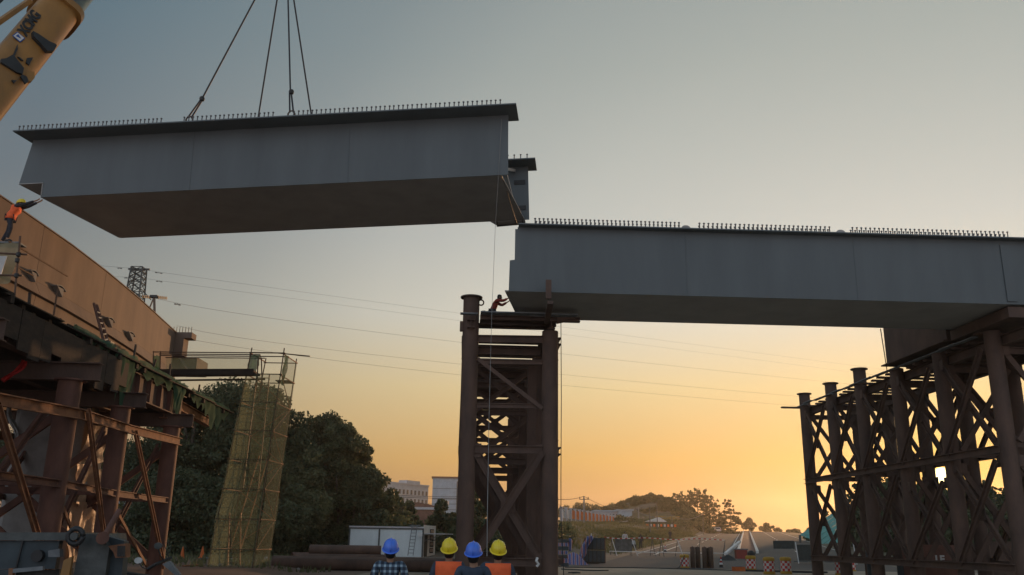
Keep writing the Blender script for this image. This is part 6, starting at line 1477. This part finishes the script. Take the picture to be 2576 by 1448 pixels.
arms_fwd = dict(el=(-.25, .06, 1.13), wl=(-.16, .26, 1.12), er=(.25, .06, 1.13), wr=(.16, .26, 1.12))
D1 = 13.1
human('person in a plaid shirt and blue helmet at the left of the four', gl(982, 13.0), {**up_pose}, plaid, 'workers watching the lift', .945, Vector((-.12, 1, 0)), R(24), helmet='hel_b')
human('person in an orange vest and yellow helmet standing next to the plaid shirted person', gl(1130, 13.1), {**up_pose}, M['navy'], 'workers watching the lift', .955, Vector((.02, 1, 0)), R(26), helmet='hel_y', vest='print')
human('person in a navy shirt and blue helmet between the two orange vests', gl(1191, 12.0), {**up_pose}, M['navy'], 'workers watching the lift', .93, Vector((0, 1, 0)), R(20), helmet='hel_b')
human('orange vested person with yellow helmet holding the guide rope, right of the four', gl(1252, 13.1), {**up_pose, 'el': (-.32, .12, 1.16), 'wl': (-.30, .30, 1.30)}, M['navy'], 'workers watching the lift', .945, Vector((-.15, 1, 0)), R(24), helmet='hel_y', vest='print')
# worker on the left scaffold reaching up to the girder
wb_ = P(14, 612, 28.6)
hand = P(97, 497, 30.5)
d_ = hand-wb_; fx_ = Vector((1, .15, 0)).normalized()
# person faces +X; joints in its own frame (x = right side, y = forward)
loc_y = d_.dot(fx_)
human('person in orange vest and yellow helmet reaching up to the lifted girder', wb_, dict(pel=(0, .02, .92), wai=(0, .06, 1.04), che=(0, .14, 1.22), nek=(0, .22, 1.36), hed=(0, .27, 1.44), top=(0, .30, 1.53), sl=(-.17, .16, 1.33), sr=(.17, .17, 1.31),
      el=(-.14, .46, 1.42), wl=(-.10, .78, 1.60), er=(.14, .46, 1.40), wr=(.12, .76, 1.56), hl=(-.09, .02, .90), hr=(.09, .02, .90), kl=(-.16, -.05, .48), kr=(.14, .14, .50), al=(-.2, -.22, .09), ar=(.16, .08, .09), tl=(-.2, -.05, .04), tr=(.16, .24, .04)),
      M['trouser'], None, 1.0, fx_, R(10), helmet='hel_y', vest='plain')
o = thing('standing_board', 'plank board under the feet of the worker on the left scaffold', 'board', wb_-UP*.05); part('plank', MB().box(wb_-UP*.05+Vector((-.3, 0, 0)), (1.8, .5, .05)), M['plank'], o)
for s in (-.9, .4): part('bearer', MB().tube(wb_+Vector((s, -.5, -.10)), wb_+Vector((s, 3.6, -.10)), .03, n=6), M['pipe_scaf'], o)
# worker crouching on the tower
cb_ = P(1247, 797, 34.6); cb_.z = 10.10
human('person in a dark red jacket kneeling on the tower platform', (cb_.x-.05, cb_.y, cb_.z), dict(pel=(0, -.10, .45), wai=(0, -.05, .57), che=(0, .05, .78), nek=(0, .13, .93), hed=(0, .19, 1.02), top=(0, .21, 1.11), sl=(-.17, .07, .88), sr=(.17, .07, .88),
      el=(-.2, .30, .78), wl=(-.14, .50, .90), er=(.2, .32, .86), wr=(.14, .50, .98), hl=(-.09, -.1, .43), hr=(.09, -.1, .43), kl=(-.13, .28, .42), kr=(.12, .16, .08), al=(-.13, .26, .08), ar=(.12, -.28, .08), tl=(-.13, .4, .04), tr=(.12, -.3, .03)),
      mat('dark_red_jacket', (.30, .035, .02)), None, 1.05, Vector((1, .1, 0)), R(-5), helmet=None)
# distant people behind the tape fence
def gp(px, D): q = P(px, 1380, D); return (q.x, D, gz(q.x, D))
human('distant person in dark clothes standing behind the tape fence', gp(1612, 104), {}, M['trouser'], 'people behind the tape fence', 1.0, Vector((.2, -1, 0)), 0, 1, hands=False)
human('distant person in a pale shirt behind the grey sheet board', gp(1573, 100), {}, M['off_white'], 'people behind the tape fence', 1.05, Vector((0, -1, 0)), 0, 1, hands=False)
human('distant seated person in light blue behind the tape fence', (gp(1593, 102)[0], 102, gp(1593, 102)[2]-.45), dict(kl=(-.14, .4, .95), kr=(.14, .4, .95), al=(-.14, .42, .52), ar=(.14, .42, .52), tl=(-.14, .56, .48), tr=(.14, .56, .48)), M['blue_w'], 'people behind the tape fence', 1.0, Vector((.3, -1, 0)), 0, 1, hands=False)
human('tiny far figure by the foot of the hill', gp(1687, 150), {}, M['trouser'], 'people behind the tape fence', 1.0, Vector((.2, -1, 0)), 0, 1, hands=False)
q_ = gp(1593, 102.2); o = thing('stool', 'low stool under the seated distant person', 'stool', q_); part('seat', MB().box((q_[0], 102.15, q_[2]+.42), (.4, .4, .05)), M['wood'], o)
for a_, b_ in ((-.15, -.15), (.15, -.15), (.15, .15), (-.15, .15)): part('leg', MB().bar((q_[0]+a_, 102.15+b_, q_[2]), (q_[0]+a_, 102.15+b_, q_[2]+.4), .04), M['wood'], o)
